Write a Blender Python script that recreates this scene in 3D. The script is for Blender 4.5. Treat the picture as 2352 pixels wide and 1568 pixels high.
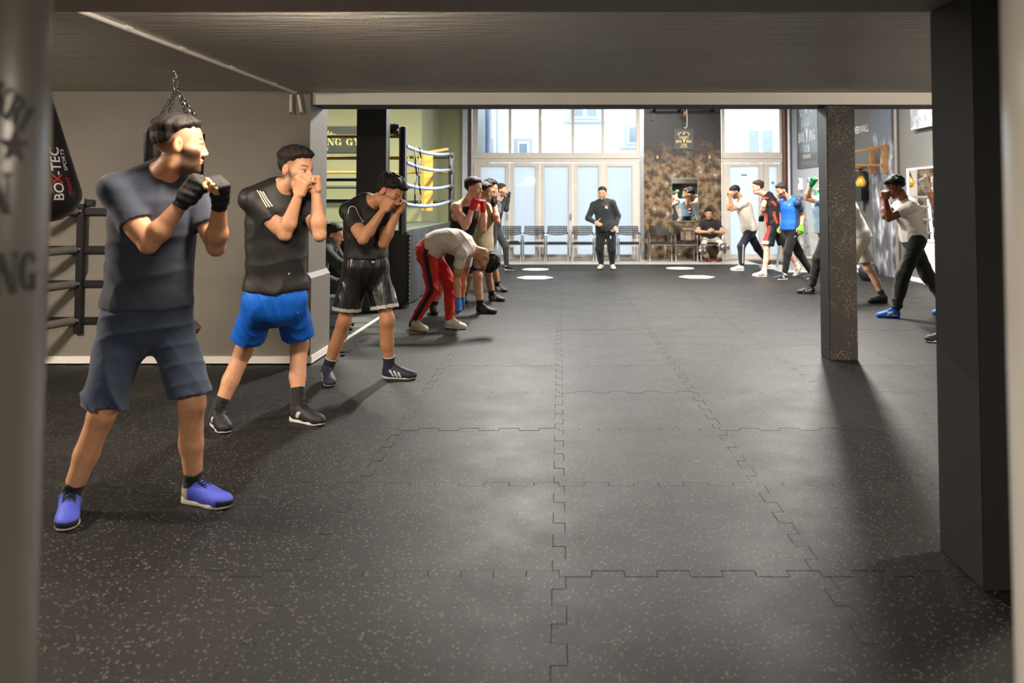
import bpy, math, random
import numpy as np
from mathutils import Vector, Matrix
random.seed(7); np.random.seed(7)
for o in list(bpy.data.objects): bpy.data.objects.remove(o)
S = bpy.context.scene
COL = S.collection
# ---------------------------------------------------------------- camera
F, CX, HZ, CH = 1900.0, 1284.0, 462.0, 1.42      # focal length (px), axis column, horizon row, lens height
TH = math.radians(2.4)
PY0 = HZ - F*math.tan(TH)
cam = bpy.data.objects.new('camera', bpy.data.cameras.new('camera')); COL.objects.link(cam)
cam.location = (0, 0, CH); cam.rotation_euler = (math.pi/2 + TH, 0, 0)
cam.data.sensor_width = 36; cam.data.lens = F/2352*36
cam.data.shift_x = (1176-CX)/2352; cam.data.shift_y = -(784-PY0)/2352
cam.data.clip_start = .05; cam.data.clip_end = 200
cam.data.dof.use_dof = True; cam.data.dof.focus_distance = 6.2; cam.data.dof.aperture_fstop = 2.4
S.camera = cam
# ---------------------------------------------------------------- world, exposure
w = bpy.data.worlds.new('sky'); S.world = w; w.use_nodes = True
w.node_tree.nodes['Background'].inputs[0].default_value = (.90, .95, 1, 1)
w.node_tree.nodes['Background'].inputs[1].default_value = 4.2
S.view_settings.view_transform = 'Standard'; S.view_settings.look = 'None'
S.view_settings.gamma = 1; S.view_settings.use_curve_mapping = False
S.view_settings.exposure = 0.5
S.cycles.use_denoising = True; S.cycles.max_bounces = 8; S.cycles.diffuse_bounces = 4
S.cycles.sample_clamp_indirect = 6; S.cycles.caustics_reflective = False; S.cycles.caustics_refractive = False
LAMP_A, LAMP_B, LAMP_FILL, LAMP_T, LAMP_HALL, LAMP_RING = 100.0, 300.0, 260.0, 150.0, 560.0, 330.0
def lamp(name, loc, power, size, color, parent=None, rot=(0,0,0), shape='DISK', size_y=None):
    l = bpy.data.lights.new(name, 'AREA'); l.energy = power; l.color = color; l.shape = shape; l.size = size
    if size_y: l.size_y = size_y
    o = bpy.data.objects.new(name, l); COL.objects.link(o); o.location = loc; o.rotation_euler = rot
    if parent: o.parent = parent
    return o
# ---------------------------------------------------------------- geometry of the view
def V(*a): return np.array(a if len(a) > 1 else a[0], float)
def ray(px, py):
    u = (px-CX)/F; v = (PY0-py)/F
    return V(u, math.cos(TH)-v*math.sin(TH), math.sin(TH)+v*math.cos(TH))
def at(px, py, Y):
    d = ray(px, py); return V(0, 0, CH) + d*(Y/d[1])
def fl(px, py, z=0.0):
    d = ray(px, py); return V(0, 0, CH) + d*((z-CH)/d[2])
def proj(p):
    x, y, z = p[0], p[1], p[2]-CH
    dep = y*math.cos(TH)+z*math.sin(TH); up = -y*math.sin(TH)+z*math.cos(TH)
    return CX+F*x/dep, PY0-F*up/dep
def nrm(v): v = np.asarray(v, float); return v/(np.linalg.norm(v)+1e-12)
def lin(c):
    return tuple(((x/255)/12.92 if x/255 <= .04045 else (((x/255)+.055)/1.055)**2.4) for x in c)
# ---------------------------------------------------------------- materials
MATS = {}
def nmat(name):
    m = bpy.data.materials.new(name); m.use_nodes = True; MATS[name] = m
    nt = m.node_tree; return m, nt, nt.nodes['Principled BSDF']
def node(nt, typ, **kw):
    n = nt.nodes.new(typ)
    for k, v in kw.items():
        if k in n.inputs.keys() if hasattr(n.inputs, 'keys') else False: n.inputs[k].default_value = v
        else: setattr(n, k, v)
    return n
def ramp(nt, src, stops):
    r = nt.nodes.new('ShaderNodeValToRGB'); e = r.color_ramp.elements
    while len(e) < len(stops): e.new(.5)
    for q, (p, c) in zip(e, stops): q.position = p; q.color = (*c, 1) if len(c) == 3 else c
    nt.links.new(src, r.inputs[0]); return r
def bump(nt, b, src, strength, dist=.01):
    n = nt.nodes.new('ShaderNodeBump'); n.inputs['Strength'].default_value = strength; n.inputs['Distance'].default_value = dist
    nt.links.new(src, n.inputs['Height'])
    if b.inputs['Normal'].is_linked: nt.links.new(b.inputs['Normal'].links[0].from_socket, n.inputs['Normal'])
    nt.links.new(n.outputs[0], b.inputs['Normal'])
def pos(nt, scale=(1, 1, 1), local=False):
    mp = nt.nodes.new('ShaderNodeMapping'); mp.inputs['Scale'].default_value = scale
    if local: t = nt.nodes.new('ShaderNodeTexCoord'); nt.links.new(t.outputs['Object'], mp.inputs[0])
    else: g = nt.nodes.new('ShaderNodeNewGeometry'); nt.links.new(g.outputs['Position'], mp.inputs[0])
    return mp.outputs[0]
def noise(nt, vec, scale, detail=3, rough=.5):
    n = nt.nodes.new('ShaderNodeTexNoise'); n.inputs['Scale'].default_value = scale; n.inputs['Detail'].default_value = detail
    n.inputs['Roughness'].default_value = rough; nt.links.new(vec, n.inputs['Vector']); return n.outputs['Fac']
def plain(name, rgb, rough=.6, metal=0, spec=.5, var=.12, vs=6, bs=0, bscale=60, local=False, linear=False, coat=0):
    """one colour with slight mottling and optional fine relief"""
    if name in MATS: return MATS[name]
    m, nt, b = nmat(name); c = rgb if linear else lin(rgb)
    v = pos(nt, local=local)
    n = noise(nt, v, vs, 4)
    r = ramp(nt, n, [(.3, tuple(x*(1-var) for x in c)), (.7, tuple(min(1, x*(1+var)) for x in c))])
    nt.links.new(r.outputs[0], b.inputs['Base Color'])
    b.inputs['Roughness'].default_value = rough; b.inputs['Metallic'].default_value = metal
    b.inputs['Specular IOR Level'].default_value = spec; b.inputs['Coat Weight'].default_value = coat
    if bs: bump(nt, b, noise(nt, v, bscale, 3), bs)
    return m
def vcol(name, rough, spec=.4, bs=0, bscale=200, stretch=(1, 1, 1), sheen=0, sss=0, var=.06, bd=.004):
    """colour read from the mesh's own colour attribute"""
    if name in MATS: return MATS[name]
    m, nt, b = nmat(name)
    a = nt.nodes.new('ShaderNodeAttribute'); a.attribute_name = 'Col'
    v = pos(nt, local=True); n = noise(nt, v, 45, 3)
    mx = nt.nodes.new('ShaderNodeMix'); mx.data_type = 'RGBA'; mx.blend_type = 'MULTIPLY'; mx.inputs[0].default_value = 1
    r = ramp(nt, n, [(.3, (1-var,)*3), (.7, (1,)*3)])
    nt.links.new(a.outputs['Color'], mx.inputs[6]); nt.links.new(r.outputs[0], mx.inputs[7])
    nt.links.new(mx.outputs[2], b.inputs['Base Color'])
    b.inputs['Roughness'].default_value = rough; b.inputs['Specular IOR Level'].default_value = spec
    b.inputs['Sheen Weight'].default_value = sheen
    if sss: b.inputs['Subsurface Weight'].default_value = sss; b.inputs['Subsurface Radius'].default_value = (.012, .005, .003); b.inputs['Subsurface Scale'].default_value = 1
    if bs: bump(nt, b, noise(nt, pos(nt, stretch, True), bscale, 2, .5), bs, bd)
    return m
# ---------------------------------------------------------------- mesh helpers
def mesh_obj(name, verts, faces, mat, parent=None, smooth=False, col=None, loc=None):
    me = bpy.data.meshes.new(name)
    if isinstance(verts, np.ndarray) and isinstance(faces, np.ndarray):
        nv, nf, k = len(verts), len(faces), faces.shape[1]
        me.vertices.add(nv); me.vertices.foreach_set('co', verts.astype(np.float32).ravel())
        me.loops.add(nf*k); me.loops.foreach_set('vertex_index', faces.astype(np.int32).ravel())
        me.polygons.add(nf); me.polygons.foreach_set('loop_start', np.arange(0, nf*k, k, dtype=np.int32))
        me.update(calc_edges=True)
    else:
        me.from_pydata([tuple(map(float, v)) for v in verts], [], [list(map(int, f)) for f in faces]); me.update()
    if smooth: me.polygons.foreach_set('use_smooth', np.ones(len(me.polygons), dtype=bool))
    if col is not None:
        at_ = me.color_attributes.new('Col', 'FLOAT_COLOR', 'POINT')
        c4 = np.ones((len(me.vertices), 4), np.float32); c4[:, :3] = col
        at_.data.foreach_set('color', c4.ravel())
    if mat: me.materials.append(mat)
    o = bpy.data.objects.new(name, me); COL.objects.link(o)
    if parent is not None: o.parent = parent
    if loc is not None: o.location = loc
    return o
def tag(o, label, cat, group=None):
    o['label'] = label; o['category'] = cat
    if group: o['group'] = group
    return o
def thing(name, label, cat, loc=(0, 0, 0), rotz=0, group=None):
    o = bpy.data.objects.new(name, None); COL.objects.link(o); o.location = tuple(loc); o.rotation_euler = (0, 0, rotz)
    o.empty_display_size = .1
    return tag(o, label, cat, group)
def dup(root, loc, rotz=None, label=None):
    r = root.copy(); COL.objects.link(r); r.location = tuple(loc)
    if rotz is not None: r.rotation_euler = (0, 0, rotz)
    if label: r['label'] = label
    for ch in list(root.children):
        c = ch.copy(); COL.objects.link(c); c.parent = r
        for g in ch.children:
            d = g.copy(); COL.objects.link(d); d.parent = c
    return r
class MB:
    """collects boxes, tubes and polygons into one mesh"""
    def __init__(s): s.v = []; s.f = []
    def add(s, vs, fs):
        n = len(s.v); s.v += [tuple(map(float, p)) for p in vs]; s.f += [[i+n for i in f] for f in fs]; return s
    def box(s, x0, x1, y0, y1, z0, z1, bev=0):
        if bev <= 0:
            return s.add([(x, y, z) for z in (z0, z1) for y in (y0, y1) for x in (x0, x1)],
                         [(0, 2, 3, 1), (4, 5, 7, 6), (0, 1, 5, 4), (2, 6, 7, 3), (0, 4, 6, 2), (1, 3, 7, 5)])
        b = min(bev, (x1-x0)/2.01, (y1-y0)/2.01, (z1-z0)/2.01)
        import bmesh
        bm = bmesh.new(); bmesh.ops.create_cube(bm, size=1)
        for q in bm.verts: q.co = ((x0+x1)/2+q.co.x*(x1-x0), (y0+y1)/2+q.co.y*(y1-y0), (z0+z1)/2+q.co.z*(z1-z0))
        bmesh.ops.bevel(bm, geom=bm.edges[:], offset=b, segments=2, affect='EDGES')
        bm.verts.index_update(); s.add([q.co[:] for q in bm.verts], [[q.index for q in f.verts] for f in bm.faces]); bm.free(); return s
    def obox(s, c, ax, half):
        c = V(c); ax = [nrm(a)*h for a, h in zip(ax, half)]
        return s.add([c+i*ax[0]+j*ax[1]+k*ax[2] for k in (-1, 1) for j in (-1, 1) for i in (-1, 1)],
                     [(0, 2, 3, 1), (4, 5, 7, 6), (0, 1, 5, 4), (2, 6, 7, 3), (0, 4, 6, 2), (1, 3, 7, 5)])
    def beam(s, a, b, w, h, up=(0, 0, 1)):
        a, b = V(a), V(b); d = nrm(b-a); u = V(up)
        if abs(d@u) > .95: u = V(0, 1, 0)
        r = nrm(np.cross(d, u)); u = np.cross(r, d)
        return s.obox((a+b)/2, (r, d, u), (w/2, np.linalg.norm(b-a)/2, h/2))
    def tube(s, pts, r, seg=10, closed=False, cap=True):
        pts = [V(p) for p in pts]; n = len(pts); rs = r if hasattr(r, '__len__') else [r]*n
        base = len(s.v); prev = None; vs = []; fs = []
        for i, p in enumerate(pts):
            a = pts[(i-1) % n] if (closed or i > 0) else p; b = pts[(i+1) % n] if (closed or i < n-1) else p
            d = nrm(b-a)
            if prev is None: u = V(0, 0, 1) if abs(d[2]) < .9 else V(1, 0, 0)
            else: u = prev
            u = nrm(u-d*(u@d)); prev = u; q = np.cross(d, u)
            vs += [p+rs[i]*(math.cos(t)*u+math.sin(t)*q) for t in np.linspace(0, 2*math.pi, seg, endpoint=False)]
        for i in range(n if closed else n-1):
            A, B = i*seg, ((i+1) % n)*seg
            fs += [(A+k, A+(k+1) % seg, B+(k+1) % seg, B+k) for k in range(seg)]
        if cap and not closed: fs += [tuple(range(seg))[::-1], tuple(range((n-1)*seg, n*seg))]
        return s.add(vs, fs)
    def lathe(s, prof, c=(0, 0, 0), seg=32, sx=1, sy=1):
        c = V(c); vs = []; fs = []
        for r, z in prof: vs += [c+V(r*math.cos(t)*sx, r*math.sin(t)*sy, z) for t in np.linspace(0, 2*math.pi, seg, endpoint=False)]
        for i in range(len(prof)-1): fs += [(i*seg+k, i*seg+(k+1) % seg, (i+1)*seg+(k+1) % seg, (i+1)*seg+k) for k in range(seg)]
        fs += [tuple(range(seg))[::-1], tuple(range((len(prof)-1)*seg, len(prof)*seg))]
        return s.add(vs, fs)
    def prism(s, poly, z0, z1):
        n = len(poly)
        return s.add([(x, y, z0) for x, y in poly]+[(x, y, z1) for x, y in poly],
                     [tuple(range(n))[::-1], tuple(range(n, 2*n))]+[(i, (i+1) % n, n+(i+1) % n, n+i) for i in range(n)])
    def build(s, name, mat, parent=None, smooth=False, loc=None):
        o = mesh_obj(name, s.v, s.f, mat, parent, False, None, loc)
        if smooth:
            me = o.data; me.polygons.foreach_set('use_smooth', np.ones(len(me.polygons), dtype=bool))
            try: me.set_sharp_from_angle(angle=math.radians(40))
            except Exception: pass
        return o
def struct(o): o['kind'] = 'structure'; return o
# ---------------------------------------------------------------- lettering (slab-serif capitals built from polygons)
def _q(x0, y0, x1, y1): return [(x0, y0), (x1, y0), (x1, y1), (x0, y1)]
def _stem(x, w=.24): return [_q(x, 0, x+w, 1), _q(x-.06, 0, x+w+.06, .08), _q(x-.06, .92, x+w+.06, 1)]
def _diag(xa, xb, w, y0=0., y1=1.): return [[(xa, y0), (xa+w, y0), (xb+w, y1), (xb, y1)]]
def _arc(cx, cy, rx, ry, tx, ty, a0, a1, n=10):
    out = []
    for i in range(n):
        A, B = math.radians(a0+(a1-a0)*i/n), math.radians(a0+(a1-a0)*(i+1)/n)
        out.append([(cx+rx*math.cos(A), cy+ry*math.sin(A)), (cx+rx*math.cos(B), cy+ry*math.sin(B)),
                    (cx+(rx-tx)*math.cos(B), cy+(ry-ty)*math.sin(B)), (cx+(rx-tx)*math.cos(A), cy+(ry-ty)*math.sin(A))])
    return out
GL = {
 'I': (_stem(.06), .36), 'L': (_stem(.06)+[_q(.3, 0, .66, .09), _q(.58, 0, .66, .34)], .70),
 'E': (_stem(.06)+[_q(.3, 0, .66, .09), _q(.3, .91, .66, 1), _q(.58, 0, .66, .3), _q(.58, .7, .66, 1), _q(.3, .46, .5, .55)], .70),
 'F': (_stem(.06)+[_q(.3, .91, .66, 1), _q(.58, .7, .66, 1), _q(.3, .46, .5, .55)], .68),
 'T': (_stem(.24)+[_q(0, .91, .72, 1), _q(0, .68, .08, 1), _q(.64, .68, .72, 1)], .74),
 'N': (_diag(.62, .02, .26)+[_q(.1, 0, .17, 1), _q(.73, 0, .80, 1), _q(0, 0, .27, .08), _q(.62, .92, .9, 1)], .92),
 'D': (_stem(.06)+_arc(.32, .5, .46, .5, .22, .08, -84, 84), .80),
 'O': (_arc(.43, .5, .42, .5, .23, .07, 97, 263)+_arc(.43, .5, .42, .5, .23, .07, -83, 83), .88),
 'G': (_arc(.43, .5, .42, .5, .23, .07, 97, 263)+_arc(.43, .5, .42, .5, .2, .07, 25, 83)+_arc(.43, .5, .42, .5, .2, .07, -83, -30)+[_q(.58, 0, .82, .42), _q(.5, .36, .9, .44)], .92),
 'B': (_stem(.06)+_arc(.32, .74, .36, .26, .2, .08, -84, 84)+_arc(.32, .26, .42, .27, .22, .08, -84, 84), .76),
 'R': (_stem(.06)+_arc(.32, .73, .38, .27, .2, .08, -84, 84)+_diag(.6, .36, .24, 0, .48), .86),
 'X': (_diag(.56, .02, .27)+_diag(.08, .64, .08)+[_q(0, 0, .26, .08), _q(.56, .92, .84, 1), _q(0, .92, .34, 1), _q(.5, 0, .86, .08)], .88),
 'Y': ([_q(.3, 0, .54, .5), _q(.22, 0, .62, .08)]+_diag(.3, .02, .25, .45, 1)+_diag(.46, .72, .08, .45, 1)+[_q(0, .92, .34, 1), _q(.6, .92, .88, 1)], .88),
 'M': (_diag(.45, .08, .24)+_diag(.45, .82, .1)+[_q(.1, 0, .17, 1), _q(.8, 0, 1.04, 1), _q(0, 0, .27, .08), _q(.72, 0, 1.1, .08), _q(.95, .92, 1.1, 1), _q(0, .92, .2, 1)], 1.12),
 'W': (_diag(.26, .02, .22)+_diag(.3, .52, .07)+_diag(.68, .44, .22)+_diag(.74, 1.0, .07)+[_q(0, .92, .32, 1), _q(.9, .92, 1.14, 1)], 1.14),
 'A': (_diag(.06, .36, .08)+_diag(.58, .3, .25)+[_q(.2, .26, .7, .34), _q(0, 0, .24, .08), _q(.5, 0, .9, .08)], .90),
 'K': (_stem(.06)+_diag(.3, .66, .09, .4, 1)+_diag(.6, .36, .25, 0, .55)+[_q(.56, .92, .84, 1), _q(.54, 0, .9, .08)], .90),
 'U': (_stem(.08)[:1]+[_q(.02, .92, .38, 1), _q(.66, .3, .73, 1), _q(.58, .92, .82, 1)]+_arc(.405, .34, .325, .34, .2, .09, 180, 360), .84),
 'S': (_arc(.36, .73, .32, .27, .17, .08, 30, 275)+_arc(.36, .27, .34, .27, .19, .08, -150, 95), .72),
 ' ': ([], .4), '-': ([_q(.02, .38, .34, .54)], .4)}
def star(r, cx=0, cy=0):
    p = [(cx+(r if i % 2 == 0 else r*.4)*math.sin(i*math.pi/5), cy+(r if i % 2 == 0 else r*.4)*math.cos(i*math.pi/5)) for i in range(10)]
    return [[(cx, cy), p[i], p[(i+1) % 10]] for i in range(10)]
def text_polys(s, h, cx=0., cy=0., sx=1., arc=None, gap=.07, shift=0.):
    """polygons of a word centred on cx, cy; arc = (radius) bends it over a circle"""
    tot = sum((GL[c][1]+gap) for c in s)-gap; x = shift-tot*h*sx/2; out = []
    for c in s:
        for poly in GL[c][0]:
            P = [(x+u*h*sx, v*h-h/2) for u, v in poly]
            if arc: P = [((arc+v)*math.sin(u/arc), (arc+v)*math.cos(u/arc)-arc) for u, v in P]
            out.append([(cx+u, cy+v) for u, v in P])
        x += (GL[c][1]+gap)*h*sx
    return out
BOXER = [[(-.5, 1), (-.32, 1), (-.26, .55), (-.42, .5)], [(.5, 1), (.32, 1), (.26, .55), (.42, .5)], [(-.42, .5), (-.26, .55), (-.02, .42), (0, .2), (-.3, .2)],
         [(.42, .5), (.26, .55), (.02, .42), (0, .2), (.3, .2)], [(-.3, .2), (.3, .2), (.14, -.3), (-.14, -.3)], [(-.12, .45), (.12, .45), (.13, .66), (0, .74), (-.13, .66)],
         [(-.58, .95), (-.28, .95), (-.3, 1.16), (-.54, 1.16)], [(.58, .95), (.28, .95), (.3, 1.16), (.54, 1.16)], [(-.14, -.34), (.14, -.34), (.05, -.7), (-.05, -.7)]]
def logo(w, h, bottom='WIESBADEN', hb=.14):
    """the gym's crest, line by line: arched team name, three stars, three lines and the boxer in the middle of the wide one"""
    P = [text_polys('TEAM', h*.075, 0, h*.37, w/h*.95, arc=w*.55, shift=-w*.25), text_polys('ELBAKRI', h*.075, 0, h*.37, w/h*.95, arc=w*.55, shift=w*.15)]
    for dx, dy, r in ((0, .27, .075), (-.27, .22, .05), (.27, .22, .05)): P.append(star(h*r, w*dx, h*dy))
    P.append(text_polys('GOLDEN', h*.105, 0, h*.10, w/h*.95)); hh = h*hb
    P += [text_polys('BOX', hh, -w*.27, -h*.10, w/h*.88, gap=.03), text_polys('ING', hh, w*.28, -h*.10, w/h*.95, gap=.04)]
    P.append([[(w*.012+u*w*.16, -h*.09+v*h*.15) for u, v in q] for q in BOXER])
    P += [text_polys('GYM', h*.10, 0, -h*.27, w/h*.95), text_polys(bottom, h*.055, 0, -h*.38, w/h)]
    return P
def place_polys(name, polys, fn, mat, parent=None):
    m = MB()
    for i, p in enumerate(polys):       # each stroke a hair above the last, so that crossing strokes do not share a plane
        q = [V(fn(u, v)) for u, v in p]; n = nrm(np.cross(q[1]-q[0], q[2]-q[0]))
        m.add([x+n*((i % 6)*1.6e-4) for x in q], [tuple(range(len(q)))])
    return m.build(name, mat, parent)
def sans(name, s, h, fn, mat, parent=None, bold=0., shear=0., sub=1):
    cu = bpy.data.curves.new('lettering', 'FONT'); cu.body = s; cu.size = 1; cu.align_x = 'CENTER'; cu.align_y = 'CENTER'; cu.offset = bold; cu.shear = shear; cu.resolution_u = 3
    o = bpy.data.objects.new('lettering', cu); COL.objects.link(o)
    dg = bpy.context.evaluated_depsgraph_get(); me = o.evaluated_get(dg).to_mesh()
    vs = [(q.co.x*h, q.co.y*h) for q in me.vertices]; fs = [list(p.vertices) for p in me.polygons]
    o.evaluated_get(dg).to_mesh_clear(); bpy.data.objects.remove(o); bpy.data.curves.remove(cu)
    m = MB(); m.add([fn(u, v) for u, v in vs], fs); return m.build(name, mat, parent)
# ---------------------------------------------------------------- room materials
def mat_rubber():
    m, nt, b = nmat('rubber_mat')
    v = pos(nt)
    oi = nt.nodes.new('ShaderNodeObjectInfo')
    vo = nt.nodes.new('ShaderNodeTexVoronoi'); vo.inputs['Scale'].default_value = 75; nt.links.new(v, vo.inputs['Vector'])
    sep = nt.nodes.new('ShaderNodeSeparateColor'); nt.links.new(vo.outputs['Color'], sep.inputs[0])
    # only some cells hold a pale rubber granule, of differing size
    sz = nt.nodes.new('ShaderNodeMath'); sz.operation = 'MULTIPLY_ADD'; nt.links.new(sep.outputs[1], sz.inputs[0]); sz.inputs[1].default_value = .30; sz.inputs[2].default_value = .10
    lt = nt.nodes.new('ShaderNodeMath'); lt.operation = 'LESS_THAN'; nt.links.new(vo.outputs['Distance'], lt.inputs[0]); nt.links.new(sz.outputs[0], lt.inputs[1])
    on = nt.nodes.new('ShaderNodeMath'); on.operation = 'GREATER_THAN'; nt.links.new(sep.outputs[0], on.inputs[0]); on.inputs[1].default_value = .45
    mk = nt.nodes.new('ShaderNodeMath'); mk.operation = 'MULTIPLY'; nt.links.new(lt.outputs[0], mk.inputs[0]); nt.links.new(on.outputs[0], mk.inputs[1])
    r0 = ramp(nt, noise(nt, v, 1.3, 5, .6), [(.25, (.0055, .0055, .0054)), (.75, (.0105, .0103, .010))])
    tint = nt.nodes.new('ShaderNodeMix'); tint.data_type = 'RGBA'; tint.blend_type = 'MULTIPLY'; tint.inputs[0].default_value = 1
    rr = ramp(nt, oi.outputs['Random'], [(0, (.78, .78, .80)), (1, (1.25, 1.22, 1.18))])
    nt.links.new(r0.outputs[0], tint.inputs[6]); nt.links.new(rr.outputs[0], tint.inputs[7])
    mx = nt.nodes.new('ShaderNodeMix'); mx.data_type = 'RGBA'
    nt.links.new(mk.outputs[0], mx.inputs[0]); nt.links.new(tint.outputs[2], mx.inputs[6]); mx.inputs[7].default_value = (.095, .086, .073, 1)
    nt.links.new(mx.outputs[2], b.inputs['Base Color'])
    ro = ramp(nt, noise(nt, v, 2.2, 5, .7), [(.3, (.50,)*3), (.7, (.59,)*3)]); nt.links.new(ro.outputs[0], b.inputs['Roughness'])
    b.inputs['Specular IOR Level'].default_value = .24
    bump(nt, b, noise(nt, v, 160, 3), .07, .004); return m
def mat_plaster(name, rgb, rough=.5, ripple=0., grain=.3, var=.1, gscale=90, spec=.4):
    m, nt, b = nmat(name); c = lin(rgb); v = pos(nt)
    r = ramp(nt, noise(nt, v, 1.7, 5), [(.3, tuple(x*(1-var) for x in c)), (.7, tuple(x*(1+var) for x in c))])
    nt.links.new(r.outputs[0], b.inputs['Base Color']); b.inputs['Roughness'].default_value = rough; b.inputs['Specular IOR Level'].default_value = spec
    if grain: bump(nt, b, noise(nt, v, gscale, 4, .65), grain, .012)
    if ripple: bump(nt, b, noise(nt, pos(nt, (1.0, 7, 1)), 2.6, 4, .55), ripple, .05)
    return m
RUB = mat_rubber()
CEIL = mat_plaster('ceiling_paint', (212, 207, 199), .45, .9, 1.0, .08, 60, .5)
WALLG = mat_plaster('grey_wall_paint', (128, 123, 115), .55, 0, .18, .05, 120)
WALLR = mat_plaster('grey_hall_paint', (96, 95, 92), .6, 0, .1, .05, 60)
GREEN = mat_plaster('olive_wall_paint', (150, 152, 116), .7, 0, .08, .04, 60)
WHITE = plain('white_trim', (244, 240, 233), .5, var=.03)
BLACKP = mat_plaster('black_column_paint', (28, 28, 28), .5, 0, .3, .08, 140)
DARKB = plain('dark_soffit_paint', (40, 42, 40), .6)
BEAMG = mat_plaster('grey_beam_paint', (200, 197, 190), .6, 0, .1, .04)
ALU = plain('window_frame_paint', (196, 188, 178), .45, .0, var=.05)
STEEL = plain('galvanised_steel', (150, 152, 155), .35, .9, var=.1)
CHROME = plain('chrome', (215, 218, 222), .12, 1, var=.02)
BLK = plain('black_plastic', (22, 22, 23), .45, var=.1)
BLKM = plain('black_painted_steel', (26, 26, 27), .4, .3, var=.1)
def mat_speckle():
    m, nt, b = nmat('speckled_column_paint'); v = pos(nt)
    vo = nt.nodes.new('ShaderNodeTexVoronoi'); vo.inputs['Scale'].default_value = 170; nt.links.new(v, vo.inputs['Vector'])
    sp = nt.nodes.new('ShaderNodeSeparateColor'); nt.links.new(vo.outputs['Color'], sp.inputs[0])
    # chips of white plaster showing through, more of them in the scuffed patches and at hand height
    th = ramp(nt, noise(nt, pos(nt, (1, 1, .7)), 7, 4, .65), [(.40, (.965,)*3), (.70, (.45,)*3)])
    sx = nt.nodes.new('ShaderNodeSeparateXYZ'); nt.links.new(v, sx.inputs[0])
    dv = nt.nodes.new('ShaderNodeMath'); dv.operation = 'MULTIPLY'; dv.inputs[1].default_value = .4; nt.links.new(sx.outputs[2], dv.inputs[0])
    hz = ramp(nt, dv.outputs[0], [(.25, (.10,)*3), (.60, (0,)*3)])
    ad = nt.nodes.new('ShaderNodeMath'); ad.operation = 'ADD'; nt.links.new(th.outputs[0], ad.inputs[0]); nt.links.new(hz.outputs[0], ad.inputs[1])
    on = nt.nodes.new('ShaderNodeMath'); on.operation = 'GREATER_THAN'; nt.links.new(sp.outputs[0], on.inputs[0]); nt.links.new(ad.outputs[0], on.inputs[1])
    lt = nt.nodes.new('ShaderNodeMath'); lt.operation = 'LESS_THAN'; nt.links.new(vo.outputs['Distance'], lt.inputs[0]); lt.inputs[1].default_value = .33
    mk = nt.nodes.new('ShaderNodeMath'); mk.operation = 'MULTIPLY'; nt.links.new(on.outputs[0], mk.inputs[0]); nt.links.new(lt.outputs[0], mk.inputs[1])
    mx = nt.nodes.new('ShaderNodeMix'); mx.data_type = 'RGBA'; nt.links.new(mk.outputs[0], mx.inputs[0])
    mx.inputs[6].default_value = (*lin((52, 49, 45)), 1); mx.inputs[7].default_value = (*lin((225, 215, 205)), 1)
    nt.links.new(mx.outputs[2], b.inputs['Base Color']); b.inputs['Roughness'].default_value = .6
    bump(nt, b, noise(nt, v, 120, 4), .35, .006); return m
def mat_sponge(name, stops, scale=3.2, grad=None, rough=.45, metal=.25, stretch=(1, 1, 1)):
    m, nt, b = nmat(name); v = pos(nt, stretch)
    n1 = noise(nt, v, scale, 2.5, .5); n2 = noise(nt, v, scale*.55, 3, .5)
    r = ramp(nt, n1, stops); c = r.outputs[0]
    if grad:
        sx = nt.nodes.new('ShaderNodeSeparateXYZ'); nt.links.new(pos(nt), sx.inputs[0])
        ad = nt.nodes.new('ShaderNodeMath'); ad.operation = 'MULTIPLY_ADD'; nt.links.new(n2, ad.inputs[0]); ad.inputs[1].default_value = .9; nt.links.new(sx.outputs[2], ad.inputs[2])
        g = ramp(nt, ad.outputs[0], [(0, (0,)*3), (1, (1,)*3)]); mr = nt.nodes.new('ShaderNodeMapRange')
        mr.inputs['From Min'].default_value = grad[0]; mr.inputs['From Max'].default_value = grad[1]; nt.links.new(ad.outputs[0], mr.inputs['Value'])
        mx = nt.nodes.new('ShaderNodeMix'); mx.data_type = 'RGBA'; nt.links.new(mr.outputs[0], mx.inputs[0]); nt.links.new(c, mx.inputs[6]); mx.inputs[7].default_value = (*lin(grad[2]), 1); c = mx.outputs[2]
    nt.links.new(c, b.inputs['Base Color']); b.inputs['Roughness'].default_value = rough; b.inputs['Metallic'].default_value = metal; return m
def mat_clear():
    m, nt, b = nmat('clear_glass'); nt.nodes.remove(b)
    t = nt.nodes.new('ShaderNodeBsdfTransparent'); t.inputs[0].default_value = (.80, .83, .85, 1); g = nt.nodes.new('ShaderNodeBsdfGlossy'); g.inputs['Roughness'].default_value = .02
    lw = nt.nodes.new('ShaderNodeFresnel'); lw.inputs[0].default_value = 1.45; mx = nt.nodes.new('ShaderNodeMixShader')
    nt.links.new(lw.outputs[0], mx.inputs[0]); nt.links.new(t.outputs[0], mx.inputs[1]); nt.links.new(g.outputs[0], mx.inputs[2])
    nt.links.new(mx.outputs[0], nt.nodes['Material Output'].inputs[0]); return m
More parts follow.
